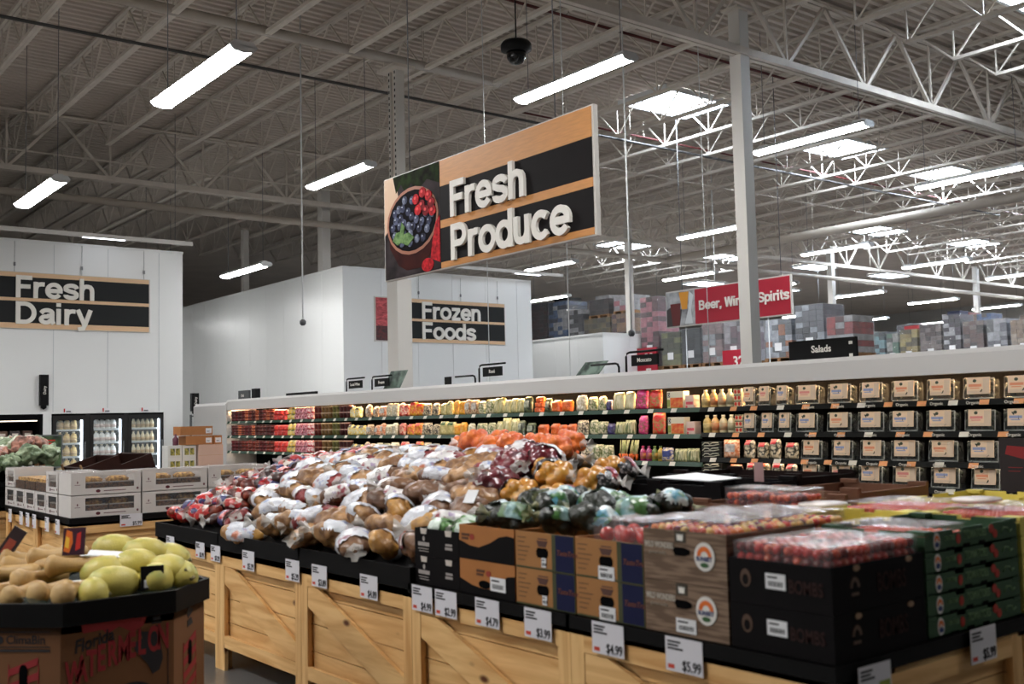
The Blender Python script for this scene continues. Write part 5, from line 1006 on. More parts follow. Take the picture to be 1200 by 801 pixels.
tag(MB().box(-.035, .035, -.04, .04, 0, .003).build('loose_card', PAPER, None, (-4.45, 3.2, 1.2), (.9, 0, .3)), 'small white card among the bags behind the herb cartons', 'card'); 

# ------------------------------------------------------------ watermelon bin with squash
t = thing('melon_bin', 'octagonal watermelon bin of kraft card with red lettering and black rim', 'bin', (-4.69, 1.02, 0))
WB = 1.05; BD = .94; CH = .23
KR2 = mat('bin_card', (120, 78, 44), .8, var=.12, vscale=3)
def octo(e): c = CH+e*.41; return [(e, CH-e*.41*0), (e, BD-CH), (-CH, BD+e), (-WB+CH, BD+e), (-WB-e, BD-CH), (-WB-e, CH), (-WB+CH, -e), (-CH, -e)]
def octring(b, e0, e1, z0, z1):
    A, B_ = octo(e0), octo(e1); vs = [(x, y, z) for P in (A, B_) for z in (z0, z1) for x, y in P]; fs = []
    for k in range(8): q = (k+1) % 8; fs += [(k, q, 8+q, 8+k), (16+k, 24+k, 24+q, 16+q), (8+k, 8+q, 24+q, 24+k), (k, 16+k, 16+q, q)]
    return b.add(vs, fs)
octring(MB(), -.012, 0, 0, .79).build('card_wall', KR2, t)
b = MB(); octring(b, 0.0, .028, .775, .872); b.prism(octo(.0), .74, .8, plane='xy'); b.build('black_rim_tray', LINER, t)
REDD = mat('melon_red_print', (150, 36, 40), .7); BLKD = mat('melon_black_print', (34, 30, 34), .7)
# printing on the broad face towards +x
def fx(bb, nm, m): o = bb.build(nm, m, t); o.rotation_euler = (0, 0, pi/2); o.location = (.001, CH, 0); return o
def warped(word, w_, x0, z0, dz, s, m):
    for i, ch in enumerate(word):
        k = i/(len(word)-1); o = text(ch, s*(1+.0*k), m, t, (.002, CH+x0+w_*k, z0+dz*k+.02*sin(pi*k)), '+x', offset=.03, sx=.46)
warped('WATERMELON', .385, .02, .52, .105, .15, REDD)
text('Florida', .075, BLKD, t, (.002, CH+.055, .655), '+x', offset=.02, shear=.35, sx=.8, rot=(pi/2, -.22, pi/2))
fx(MB().prism([(.08, .775), (.09, .735), (.17, .74), (.19, .72), (.24, .745), (.3, .71), (.345, .735), (.36, .775)], -.0015, 0), 'red_peak_print', REDD)
fx(MB().prism([(.33, .71), (.4, .7), (.42, .66), (.43, .58), (.415, .535), (.385, .52), (.36, .57), (.31, .63), (.3, .66), (.34, .68)], -.0018, 0), 'state_shape_print', BLKD)
fx(MB().prism([(.3+.115*cos(radians(a)), .4+.1*sin(radians(a))) for a in range(0, 181, 12)]+[(.415, .2), (.185, .2)], -.0015, 0), 'melon_half_print', BLKD)
fx(MB().box(.452, .455, -.0015, 0, .1, .62).box(.38, .42, -.0015, 0, .72, .727).box(.38, .425, -.0015, 0, .735, .742).box(.385, .42, -.0015, 0, .75, .765), 'line_print', BLKD)
# the chamfer faces: hatched panel with hand hole, and the maker's name
def chamf(p, q, near):
    d = Vector((q[0]-p[0], q[1]-p[1], 0)); a = atan2(d.y, d.x); L = d.length
    def g(bb, nm, m): o = bb.build(nm, m, t); o.rotation_euler = (0, 0, a); o.location = (p[0]+.001*sin(a), p[1]-.001*cos(a), 0); return o
    b = MB(); 
    for k in range(6): b.prism([(L*.3, .33+.06*k), (L*.7, .38+.06*k), (L*.7, .41+.06*k), (L*.3, .36+.06*k)], -.0015, 0)
    b.box(L*.29, L*.3, -.0015, 0, .3, .68).box(L*.7, L*.71, -.0015, 0, .3, .68); 
    k_ = .06 if near else 0
    hz = g(b, 'hazard_print', REDD); hz.location.z = -.06
    g(MB().prism([(L*.5+.018*cos(radians(x)), .595+.025*sin(radians(x))) for x in range(0, 181, 20)]+[(L*.5+.018*cos(radians(x)), .535+.025*sin(radians(x))) for x in range(180, 361, 20)], -.003, 0), 'hand_hole', DARK)
    if near:
        text('ClimaBin', .05, BLKD, t, (p[0]+.001*sin(a)+d.x*.25, p[1]-.001*cos(a)+d.y*.25, .705), offset=.01, rot=(pi/2, 0, a), sx=.98)
        g(MB().prism(disc(L*.17, .72, .016, .018, 12), -.0016, 0).box(L*.14, L*.86, -.0016, 0, .69, .694).box(L*.14, L*.86, -.0016, 0, .672, .682).box(L*.14, L*.86, -.0012, 0, .752, .756), 'brand_line_print', BLKD)
    else: g(MB().prism([(L*.45, .72), (L*.6, .745), (L*.6, .755), (L*.45, .77), (L*.4, .745)], -.0015, 0).prism([(L*.42, .68), (L*.6, .69), (L*.55, .72), (L*.42, .71)], -.0015, 0), 'arrow_print', BLKD)
chamf((-CH, 0), (0, CH), True); chamf((0, BD-CH), (-CH, BD), False)
BUTM = mat('butternut_skin', (204, 168, 112), .5, rgb2=(176, 140, 86), vscale=7, bump=.12, bscale=120); SPM = mat('spaghetti_squash_skin', (206, 190, 98), .42, rgb2=(150, 160, 82), vscale=6, bump=.12, bscale=120, lo=.3, hi=.5); STEMM = mat('squash_stem', (120, 110, 70), .7); NETM = mat('green_net_mesh', (30, 52, 42), .6, rgb2=(20, 32, 28), vscale=60, alpha=.55)
def squash(kind, L, label, loc, rz, ry=0.0, sticker=False):
    t = thing('butternut_squash' if kind == 'b' else 'spaghetti_squash', label, 'squash', loc, (0, ry, rz), 'butternut squash in the bin' if kind == 'b' else 'yellow squash in the bin')
    pr = ([(.0, .004), (.02, .03), (.06, .05), (.12, .054), (.2, .045), (.3, .036), (.42, .033), (.55, .033), (.7, .036), (.85, .04), (.95, .034), (1, .012)] if kind == 'b' else [(0, .006), (.03, .034), (.12, .06), (.3, .077), (.5, .082), (.7, .076), (.88, .056), (.97, .03), (1, .008)])
    b = MB(); n = 14
    for q in (0,):
        vs = []; 
        for u, r in pr:
            rr = r*(.97 if kind == 's' else 1.0)
            for k in range(n): a = 2*pi*k/n; vs.append(((u-.5)*L, rr*cos(a)+(.012*sin(u*3) if kind == 'b' else 0), rr*sin(a)))
        b.add(vs, [(i*n+k, i*n+(k+1) % n, (i+1)*n+(k+1) % n, (i+1)*n+k) for i in range(len(pr)-1) for k in range(n)], 0, True)
    b.f += [tuple(reversed(range(n))), tuple((len(pr)-1)*n+k for k in range(n))]; b.m += [0, 0]; b.sm += [False, False]
    b.build('fruit', BUTM if kind == 'b' else SPM, t)
    MB().tube([(L*.49, 0, 0), (L*.53, .0, .004), (L*.56, .004, .01)], [.012, .008, .01], 7).build('stem', STEMM, t)
    if sticker: MB().prism(disc(.1*L, 0, .022, .018, 14), .041, .0435, plane='xy').build('sticker', PAPER, t)
    return t
BN = [(-5.62, 1.5, .97, .5, 1), (-5.12, 1.44, .97, 1.15, 1), (-5.42, 1.31, .95, .95, 0), (-5.38, 1.42, .99, 1.0, 0), (-4.82, 1.34, .895, 2.5, 1), (-4.95, 1.29, .89, 2.35, 0), (-5.05, 1.2, .88, 2.4, 0), (-5.42, 1.21, .93, 1.0, 0), (-5.21, 1.15, .88, 2.3, 0), (-5.56, 1.34, .96, 1.0, 0), (-5.2, 1.3, .92, 2.0, 0), (-5.55, 1.18, .89, .8, 0)]
for i, (x, y, z, rz, st) in enumerate(BN): squash('b', .29, 'tan butternut squash with %s, %s along the far half of the melon bin' % ('white sticker' if st else 'netted skin', nth(i)), (x, y, z), rz, rb.uniform(-.12, .12), st)
SPL = [(-5.5, 1.72, .97, .4), (-4.86, 1.52, .905, 1.6), (-5.05, 1.68, .95, 1.2), (-5.18, 1.77, .985, 1.0), (-4.93, 1.79, .925, .3), (-4.86, 1.71, .9, 2.6), (-4.9, 1.83, .9, .2), (-5.16, 1.88, .95, .5), (-4.79, 1.41, .875, 1.5), (-5.32, 1.67, 1.0, 1.0), (-5.6, 1.88, .93, .2), (-5.4, 1.86, .95, .6), (-5.08, 1.55, .93, 1.3)]
for i, (x, y, z, rz) in enumerate(SPL): squash('s', (.22, .235, .21)[i % 3]*(.6 if i == 8 else 1), 'yellow green spaghetti squash, %s in the near half of the melon bin' % nth(i), (x, y, z), rz, rb.uniform(-.15, .15))
b = MB(); n = 10; vs = [(-5.74+.98*i/n, 1.14+.7*j/n, .845+.045*sin(i*.9)*cos(j*.8)) for j in range(n+1) for i in range(n+1)]; b.add(vs, [(j*11+i, j*11+i+1, j*11+i+12, j*11+i+11) for j in range(n) for i in range(n)], 0, True)
tag(b.build('green_netting', NETM, fix=False), 'dark green netting spread between the squash in the melon bin', 'netting', kind='stuff')
t = thing('squash_card', 'orange and purple printed card standing among the squash', 'card', (-5.27, 1.46, 1.0), (-.25, 0, 1.1)); MB().box(-.05, .05, -.004, .004, 0, .13).build('card', mat('card_purple', (60, 28, 44), .4, coat=.5), t); MB().prism([(-.045, .02), (-.02, .01), (-.005, .06), (-.01, .11), (-.035, .12)], -.006, -.004).build('flame_print', ORANGE, t); MB().prism([(-.04, .04), (-.022, .03), (-.02, .08), (-.036, .09)], -.0075, -.006).build('yellow_print', mat('flame_yellow', (236, 190, 60), .5), t); MB().prism([(.008, .02), (.03, .03), (.03, .11), (.012, .1)], -.006, -.004).build('red_print', RED, t)
t = thing('squash_card', 'dark printed card tilted at the far corner of the melon bin', 'card', (-5.62, 1.22, .98), (-.2, .55, .9)); MB().box(-.035, .035, -.004, .004, 0, .16).build('card', mat('card_dark', (40, 22, 24), .4, coat=.5), t); MB().box(-.02, .02, -.0055, -.004, .02, .1).build('print', mat('card_rust', (140, 56, 34), .5), t)
t = thing('squash_card', 'black sign with white label standing at the rim of the melon bin', 'card', (-4.78, 1.665, .87), (-.1, 0, 1.35)); MB().box(-.05, .05, -.004, .004, 0, .105).build('card', BLACK, t); MB().box(-.035, .03, -.0055, -.004, .01, .045).build('white_label', PAPER, t)
tag(MB().box(-.09, .09, -.04, .04, 0, .012).build('paper_bundle', PAPER, None, (-5.1, 1.57, 1.0), (.2, .1, 1.1)), 'folded white paper lying between the squash', 'paper')

# ------------------------------------------------------------ island of white salad cartons
for i, (x, y) in enumerate(((-10.865, 2.66), (-12.05, 2.66), (-10.865, 3.85))):
    make_bin('produce_bin', 'pine produce bin under the white salad cartons, %s' % ('at its near corner', 'farther along its front', 'behind the corner one')[i], x, y, .81, (), 'pine bins under the white cartons')
WCT = mat('white_carton', (212, 206, 202), .55, var=.06, vscale=4); NOOD = mat('dry_salad', (96, 62, 34), .6, rgb2=(26, 16, 12), vscale=40, bump=.6, bscale=50); NOODT = mat('dry_salad_top', (206, 160, 82), .6, rgb2=(110, 70, 36), vscale=34, bump=.6, bscale=50)
def salad_carton(x, y, z, L, label, face):
    """white carton with a window; length along the face"""
    t = thing('salad_carton', label, 'carton', (x, y, z), (0, 0, pi/2 if face == '+x' else 0), 'white salad cartons'); h = .19; D = .38
    b = MB(); wx0, wx1 = L*.2, L*.9; wz0, wz1 = .055, .165
    b.box(0, L, 0, .006, 0, wz0).box(0, L, 0, .006, wz1, h).box(0, wx0, 0, .006, wz0, wz1).box(wx1, L, 0, .006, wz0, wz1).box(0, .006, .006, D, 0, h).box(L-.006, L, .006, D, 0, h).box(.006, L-.006, D-.006, D, 0, h).box(.006, L-.006, .006, D-.006, 0, .006)
    b.build('carton_body', WCT, t)
    for k in range(2):
        x0 = wx0-.02+k*(wx1-wx0+.04)/2; w_ = (wx1-wx0+.04)/2-.012
        p = MB().box(x0, x0+w_, .02, .3, .02, .1).build('salad_bowl', NOOD, t); MB().lathe([(w_*.42, .1), (w_*.48, .125), (w_*.3, .15)], 12, (x0+w_/2, .16, 0)).build('salad_top', NOODT, p); MB().box(x0, x0+w_, .012, .32, .098, .108).build('bowl_rim', mat('bowl_rim_clear', (150, 140, 130), .15), p)
    MB().box(wx0, wx1, .007, .009, wz0, wz1).build('window_film', PACKC, t)
    b = MB().prism(disc(L*.38, .028, .02, .014, 14), -.0015, 0); b.build('brand_oval', mat('maroon_print', (84, 22, 34), .5), t)
    MB().box(L*.46, L*.78, -.0012, 0, .024, .031).prism(disc(L*.95, .035, .01, .012, 10), -.0012, 0).prism(disc(L*.09, .11, .006, .012, 8), -.0012, 0).box(L*.05, L*.13, -.0012, 0, .085, .089).build('dark_print', mat('maroon_dim', (110, 70, 76), .6), t)
    n = 5; L2 = MB(); rr = random.Random(int(abs(x)*100+abs(y)*77+z*9)); vs = [(L*i/n, .01+(D-.02)*j/n, h+.002+rr.uniform(0, .008)) for j in range(n+1) for i in range(n+1)]; L2.add(vs, [(j*6+i, j*6+i+1, j*6+i+7, j*6+i+6) for j in range(n) for i in range(n)], 0, True); L2.build('film_wrap', FILMLID, t, fix=False)
    return t
for k in range(3):
    for j in range(2): salad_carton(-9.705, 2.665+.625*k, .815+.197*j, .61, 'white salad carton with window, %s layer, %s from the island corner' % (('lower', 'upper')[j], nth(k)), '+x')
for k in range(5):
    for j in range(2):
        if j == 1 and 0 < k < 4: continue
        salad_carton(-10.52-.4*k+.0, 2.665, .815+.197*j, .385, 'white salad carton on the front side, %s layer, %s past the corner' % (('lower', 'upper')[j], nth(k)), '-y')
for k in range(3): 
    t = thing('salad_tray', 'clear tray of brown salads on the front side, %s past the corner' % nth(k), 'tray', (-10.9-.4*k, 2.67, 1.01), group='open salad trays'); MB().box(0, .37, 0, .36, 0, .08).build('salad', NOOD, t); MB().box(-.004, .374, -.004, .364, .0, .12).build('clear_cover', PACKC, t); MB().box(.02, .35, .02, .34, .08, .11).build('salad_top', NOODT, t)
price_tag(-9.68, 3.18, .765, '$5.99', 'white price tag reading 5.99 under the white salad cartons', '+x', w_=.2, h_=.11)
for i, x in enumerate((-9.95, -10.3, -10.75, -11.0, -11.25, -11.7)): price_tag(x, 2.62, .73, '', 'small grey tag under the front of the white cartons, %s from the corner' % nth(i), '-y', .13, .13)
# ------------------------------------------------------------ lettuce island at the far side
for i, x in enumerate((-13.4, -14.58)): make_bin('produce_bin', 'pine produce bin under the leafy lettuce heap, %s' % ('near one' if i == 0 else 'far one'), x, 2.1, .885, (0,), 'pine bins under the lettuce')
LETM = mat('lettuce_leaf', (150, 164, 130), .5, rgb2=(70, 92, 58), vscale=14, coat=.4, bump=.4, bscale=40); LETW = mat('lettuce_pale', (226, 224, 206), .5, rgb2=(130, 146, 104), vscale=12, coat=.5, bump=.4, bscale=40); LETR = mat('lettuce_red', (176, 120, 100), .5, rgb2=(92, 60, 50), vscale=12, coat=.4, bump=.4, bscale=40)
def lettuce_mesh(seed, m):
    bm = bmesh.new(); bmesh.ops.create_icosphere(bm, subdivisions=4, radius=.13)
    for v in bm.verts: n = mnoise.fractal(v.co*14+Vector((seed, 0, 0)), 1, 2, 4); v.co *= 1+.38*n; v.co.z *= .78
    for f in bm.faces: f.smooth = True
    me = bpy.data.meshes.new('head'); bm.to_mesh(me); bm.free(); me.materials.append(m); return me
LET = [lettuce_mesh(s*7.1, m) for s, m in enumerate((LETM, LETW, LETW, LETR, LETM))]
k = 0
for j in range(6):
    for i in range(8):
        x = -12.6-.27*i+rb.uniform(-.05, .05); y = 2.2+.2*j+rb.uniform(-.04, .04); z = .95+.46*min(1, (y-2.1)/.9)*(1 if i > 0 else .8)
        t = thing('lettuce_head', 'leafy lettuce head, row %d up the heap, %s from its near end' % (j+1, nth(i)), 'lettuce', (x, y, z), (rb.uniform(-.5, .5), rb.uniform(-.5, .5), rb.uniform(0, 6)), 'lettuce heads heaped beyond the white cartons'); link('head', LET[(i*3+j*5) % 5], t); MB().lathe([(.02, 0), (.026, .03), (.02, .05)], 8, (0, 0, -.13)).build('stalk', LETW, t)
DBR = mat('dark_brown_board', (46, 24, 18), .7, spec=.15, var=.2, vscale=5)
for i, (x, y, z, a, w_) in enumerate(((-13.3, 3.62, .93, -.85, .7), (-13.9, 4.1, .93, -.8, .9))):
    t = thing('slatted_crate', 'dark brown tilted crate behind the lettuce, %s' % ('the nearer', 'the farther')[i], 'crate', (x, y, z), (.32, .0, .9+a), 'dark crates behind the lettuce')
    MB().box(0, w_, 0, .03, 0, .22).box(0, w_, .4, .43, 0, .22).box(0, .03, .03, .4, 0, .22).box(w_-.03, w_, .03, .4, 0, .22).box(0, w_, 0, .43, -.02, 0).build('crate_body', DBR, t); MB().box(.0, .05, -.012, 0, 0, .26).box(w_-.05, w_, -.012, 0, 0, .26).build('batten', mat('batten_tan', (150, 112, 74), .7), t)
for i in range(2): tag(MB().box(-.03, .03, -.02, .02, 0, .4).build('wooden_stake', mat('stake_tan', (176, 136, 96), .7), None, (-13.45+.22*i, 3.3, 1.1), (.2, .5, .3)), 'pale wooden stake slanting out of the crate by the lettuce, %s' % ('farther one' if i == 0 else 'nearer one'), 'stake')
t = thing('picture_frame_sign', 'grey framed garden picture sign beside the milk doors', 'sign', (-15.5, 3.8, 0), (0, 0, pi/2)); MB().box(0, .34, 0, .03, 1.06, 1.52).build('frame', GREY, t); MB().box(.02, .32, -.004, 0, 1.08, 1.5).build('picture', mat('garden_picture', (84, 110, 70), .5, rgb2=(30, 40, 32), vscale=9), t); MB().box(.05, .2, -.006, -.004, 1.38, 1.41).box(.07, .24, -.006, -.004, 1.43, 1.45).build('red_words_print', RED, t); MB().box(.14, .2, .005, .03, 0, 1.06).box(.05, .3, -.1, .15, 0, .02).build('stand', GREY, t)
t = thing('dark_display_table', 'dark table carrying brown crates in front of the milk doors', 'table', (-14.6, 3.5, 0)); MB().box(0, 2.2, 0, 2.3, .82, .9).build('top', DBR, t)
for a in ((.05, .05), (2.1, .05), (.05, 2.2), (2.1, 2.2)): MB().box(a[0], a[0]+.06, a[1], a[1]+.06, 0, .82).build('leg', DBR, t)
# ------------------------------------------------------------ milk door case in the dairy wall
DOORF = mat('door_frame_black', (16, 16, 17), .4); JUGY = mat('jug_yellow', (226, 200, 140), .35, rgb2=(206, 170, 96), vscale=14); JUGW = mat('jug_white', (232, 232, 228), .35); CREAMB = mat('cream_bottle', (226, 210, 170), .35)
GLASS = mat('door_glass', (230, 240, 240), .03, alpha=.1, spec=.6)
t = thing('milk_door_case', 'black framed three door milk cooler set in the white dairy wall', 'cooler', (-24.0, 6.18, 0))
W3 = 2.44
MB().box(-.95, -.9, 0, W3, 0, 1.92).box(-.9, -.02, 0, .04, 0, 1.92).box(-.9, -.02, W3-.04, W3, 0, 1.92).box(-.9, -.02, .04, W3-.04, 0, .1).box(-.9, -.02, .04, W3-.04, 1.86, 1.92).build('case_shell', CASEBLK, t)
DX = [(.02, .72), (.8, 1.55), (1.63, 2.42)]
SZ = [.14, .42, .7, .985, 1.275, 1.57]
for k, (a, c) in enumerate(DX):
    b = MB(); b.box(-.02, .03, a, a+.07, .08, 1.88).box(-.02, .03, c-.07, c, .08, 1.88).box(-.02, .03, a+.07, c-.07, 1.78, 1.88).box(-.02, .03, a+.07, c-.07, .08, .16)
    d = b.build('glass_door', DOORF, t); MB().box(.0, .006, a+.07, c-.07, .16, 1.78).build('pane', GLASS, d); MB().tube([(.06, c-.04, .8), (.06, c-.04, 1.3)], .012, 6).build('handle', GREY, d)
    MB().box(-.06, -.04, c-.1, c-.075, .12, 1.84).build('door_lamp', emat('door_lamp', (226, 240, 255), DOOR_LED), t)
    for z in SZ: MB().box(-.6, -.07, a+.05, c-.09, z-.015, z).box(-.07, -.06, a+.05, c-.09, z-.03, z+.012).build('wire_shelf', mat('shelf_pale', (196, 200, 200), .4), t)
MB().box(-.02, .02, .72, .8, .05, 1.9).box(-.02, .02, 1.55, 1.63, .05, 1.9).build('mullion', DOORF, t)
def jug_parts(nm, m, cap):
    j = MB().lathe([(.06, 0), (.07, .01), (.072, .13), (.06, .17), (.03, .205), (.024, .225)], 12).mesh('jug', m)
    return [('jug', j), ('cap', lathe_mesh('cap', [(.028, .225), (.028, .245), (.024, .248)], cap, 10)), ('handle', MB().tube([(.03, 0, .2), (.075, 0, .19), (.082, 0, .13), (.065, 0, .09)], .012, 6).mesh('handle', m)), ('label', lathe_mesh('label', [(.0735, .04), (.074, .11)], mat('jug_label_'+nm, (200, 170, 120) if nm == 'y' else (210, 190, 180), .5), 12))]
JY = jug_parts('y', JUGY, mat('cap_gold', (206, 170, 80), .4)); JW = jug_parts('w', JUGW, mat('cap_orange', (206, 130, 90), .4))
BC = [('bottle', lathe_mesh('bottle', [(.045, 0), (.05, .01), (.05, .14), (.025, .19), (.02, .23)], CREAMB, 12)), ('cap', lathe_mesh('cap', [(.024, .23), (.024, .25), (.02, .252)], mat('cap_brown', (120, 90, 60), .4), 10)), ('label', lathe_mesh('label', [(.0515, .03), (.0515, .1)], mat('bottle_label', (190, 160, 110), .5), 12))]
for k, (n, parts, noun, nm) in enumerate(((3, JY, 'yellow milk jug', 'milk_jug'), (4, JW, 'white milk jug with orange cap', 'milk_jug'), (5, BC, 'cream coloured bottle', 'cream_bottle'))):
    a, c = DX[k]
    for s, z in enumerate(SZ):
        for i in range(n):
            y = 6.18+a+.12+(c-a-.27)*(i+.5)/n
            t = put_bag(nm, '%s, %s along shelf %d, behind the %s milk door' % (noun, nth(i), s+1, ('first', 'second', 'third')[k]), 'jug' if k < 2 else 'bottle', 'milk jugs and bottles behind the glass doors', parts, -24.16, y, z+.001, rz=pi/2+(.6 if k < 2 else 0), sc=1.0 if k < 2 else .95)
for i, y in enumerate((6.5, 7.32, 8.18)):
    t = thing('shelf_card', 'small white card on the milk door case, over %s door' % ('the first', 'the middle', 'the last')[i], 'card', (-23.975, y, 1.93)); MB().box(0, .004, -.09, .09, 0, .1).build('card', PAPER, t); MB().box(.004, .006, -.08, -.05, .02, .1).build('red_print', RED, t); MB().box(.004, .006, -.03, .07, .02, .05).build('grey_print', GREY, t)
# open dark case at the far edge
t = thing('open_dairy_case', 'dark open cooler with lit shelves at the frame edge of the dairy wall', 'cooler', (-24.0, 4.0, 0))
MB().box(-.95, -.9, 0, 2, 0, 1.92).box(-.9, -.02, 0, .05, 0, 1.92).box(-.9, .02, 1.94, 2, 0, 1.92).box(-.9, .02, .05, 1.94, 1.8, 1.92).box(-.9, .0, .05, 1.94, 0, .5).build('case_shell', CASEBLK, t)
for z in (.8, 1.1, 1.42): MB().box(-.6, -.05, .05, 1.94, z-.015, z).box(-.05, -.03, .05, 1.94, z-.03, z+.03).build('wire_shelf', mat('shelf_pale', (196, 200, 200), .4), t)
MB().box(-.08, -.04, .1, 1.9, 1.77, 1.79).build('case_lamp', emat('dairy_case_lamp', (255, 235, 215), 2.5), t)
for s, z in enumerate((.8, 1.1, 1.42)):
    for i in range(7):
        t = thing('dairy_pack', 'small dark wrapped dairy pack, %s along shelf %d of the open case' % (nth(i), s+1), 'pack', (-24.2, 4.25+.25*i, z+.001), (0, 0, pi/2), 'packs in the open dairy case'); link('pack', [m for m in (box_mesh('pack', (-.1, .1, 0, .15, 0, .15), mat('pack_dark%d' % (i % 3), ((70, 48, 44), (96, 72, 56), (54, 46, 48))[i % 3], .4, coat=.4), .01),)][0], t); MB().box(-.06, .06, -.002, 0, .05, .1).build('label', mat('pack_label', (196, 186, 176), .5), t)
# vertical black aisle signs on the white walls
for x, y, z, l, h in ((-23.9, 6.0, 2.1, 'tall black vertical sign on the dairy wall above the case gap', .66), (-23.9, 9.32, 1.93, 'tall black vertical sign in the gap between the white blocks', .42)):
    t = thing('vertical_sign', l, 'sign', (x, y, z)); MB().box(-.09, .03, -.085, .085, .0, h).build('panel', SIGNB, t); text('Dairy' if h > .5 else 'Dairy', .08, WTEXT, t, (.032, .03, h*.36), rot=(0, pi/2, 0) if False else (pi/2, -pi/2, pi/2), offset=.01)
    MB().lathe([(.0, -.09), (.06, -.05), (.06, 0)], 12, (-.03, 0, 0)).build('foot_dome', SIGNB, t)
    if h < .5: MB().box(-.05, -.02, -.02, .02, -1.93, 0).build('post', GREY, t)
# shelf unit in the corridor
t = thing('corridor_shelf', 'grey metal shelf unit in the corridor between the white blocks', 'shelf', (-23.4, 9.15, 0))
for a in ((-.4, 0), (-.03, 0), (-.4, 1.0), (-.03, 1.0)): MB().box(a[0], a[0]+.04, a[1], a[1]+.04, 0, 1.85).build('upright', GREY, t)
for z in (.3, .8, 1.3, 1.8): MB().box(-.4, .01, 0, 1.04, z, z+.03).build('shelf', mat('shelf_dark_grey', (84, 86, 88), .5), t)
for s, z in enumerate((.83, 1.33)):
    for i in range(4):
        t = thing('corridor_box', 'pale box on the corridor shelf unit, %s of the %s shelf' % (nth(i), ('middle', 'upper')[s]), 'box', (-23.5, 9.2+.24*i, z), group='boxes on the corridor shelf'); MB().box(-.1, .12, 0, .21, 0, .3-.06*(i % 2)).build('box_body', mat('corr%d' % (i % 3), ((196, 196, 200), (160, 60, 66), (176, 180, 186))[i % 3], .5), t); MB().box(.12, .122, .04, .17, .05, .14).build('label', PAPER, t)
# stacked cartons beside the end of the case
PINKC = mat('pinkish_carton', (206, 176, 160), .65, var=.05, vscale=4); EGGW = mat('egg_carton_white', (222, 220, 216), .6); ORK = mat('orange_kraft', (176, 116, 66), .7, var=.1, vscale=5)
EGGP = mat('egg_picture', (190, 176, 90), .5, rgb2=(70, 80, 40), vscale=22)
t = thing('delivery_pallet', 'wooden pallet under the cartons at the far end of the case', 'pallet', (-18.95, 6.7, 0))
for i in range(5): MB().box(0, .9, .02+.22*i, .14+.22*i, .1, .125).build('deck_board', WX, t)
for x in (0, .4, .8): MB().box(x, x+.1, .02, 1.05, 0, .1).build('runner', WY, t)
for k in range(5):
    for j in range(2):
        t = thing('picture_carton', 'white carton with yellow green picture panels, %s stack, layer %d' % (('farther', 'nearer')[j], k+1), 'carton', (-18.55, 6.74+.26*j, .126+.225*k), group='white picture cartons'); MB().box(-.3, 0, 0, .25, 0, .222).build('carton_body', EGGW, t); MB().box(0, .002, .04, .12, .05, .17).box(0, .002, .135, .215, .05, .17).build('picture', EGGP, t)
for k in range(3):
    t = thing('plain_carton', 'plain pinkish carton, layer %d from the floor beside the picture cartons' % (k+1), 'carton', (-18.5, 7.28, .126+.375*k), group='plain pinkish cartons'); MB().box(-.4, 0, 0, .46, 0, .372).build('carton_body', PINKC, t); MB().box(0, .001, .0, .46, .18, .186).build('tape', mat('tape_tan', (190, 150, 120), .4), t)
for k, (y, z, w_, l) in enumerate(((7.05, 1.253, .5, 'lower orange brown tray carton on the carton stack'), (6.95, 1.425, .6, 'upper orange brown tray carton on the carton stack'), (7.57, 1.252, .16, 'small brown carton end beside the lower tray carton'))):
    t = thing('kraft_tray', l, 'carton', (-18.52, y, z), group='brown tray cartons'); MB().box(-.35, 0, 0, w_, 0, .16).build('carton_body', ORK, t); s = MB().box(0, .002, w_-.13, w_-.02, .03, .12).build('white_label', PAPER, t); MB().box(.002, .003, w_-.11, w_-.06, .06, .07).build('label_print', INK, s)
tag(MB().lathe([(.05, 0), (.052, .12), (.02, .15), (.02, .2)], 10).build('squeeze_bottle', mat('purple_bottle', (96, 40, 60), .4), None, (-18.62, 6.9, 1.252)), 'small dark purple bottle on the white picture cartons', 'bottle')

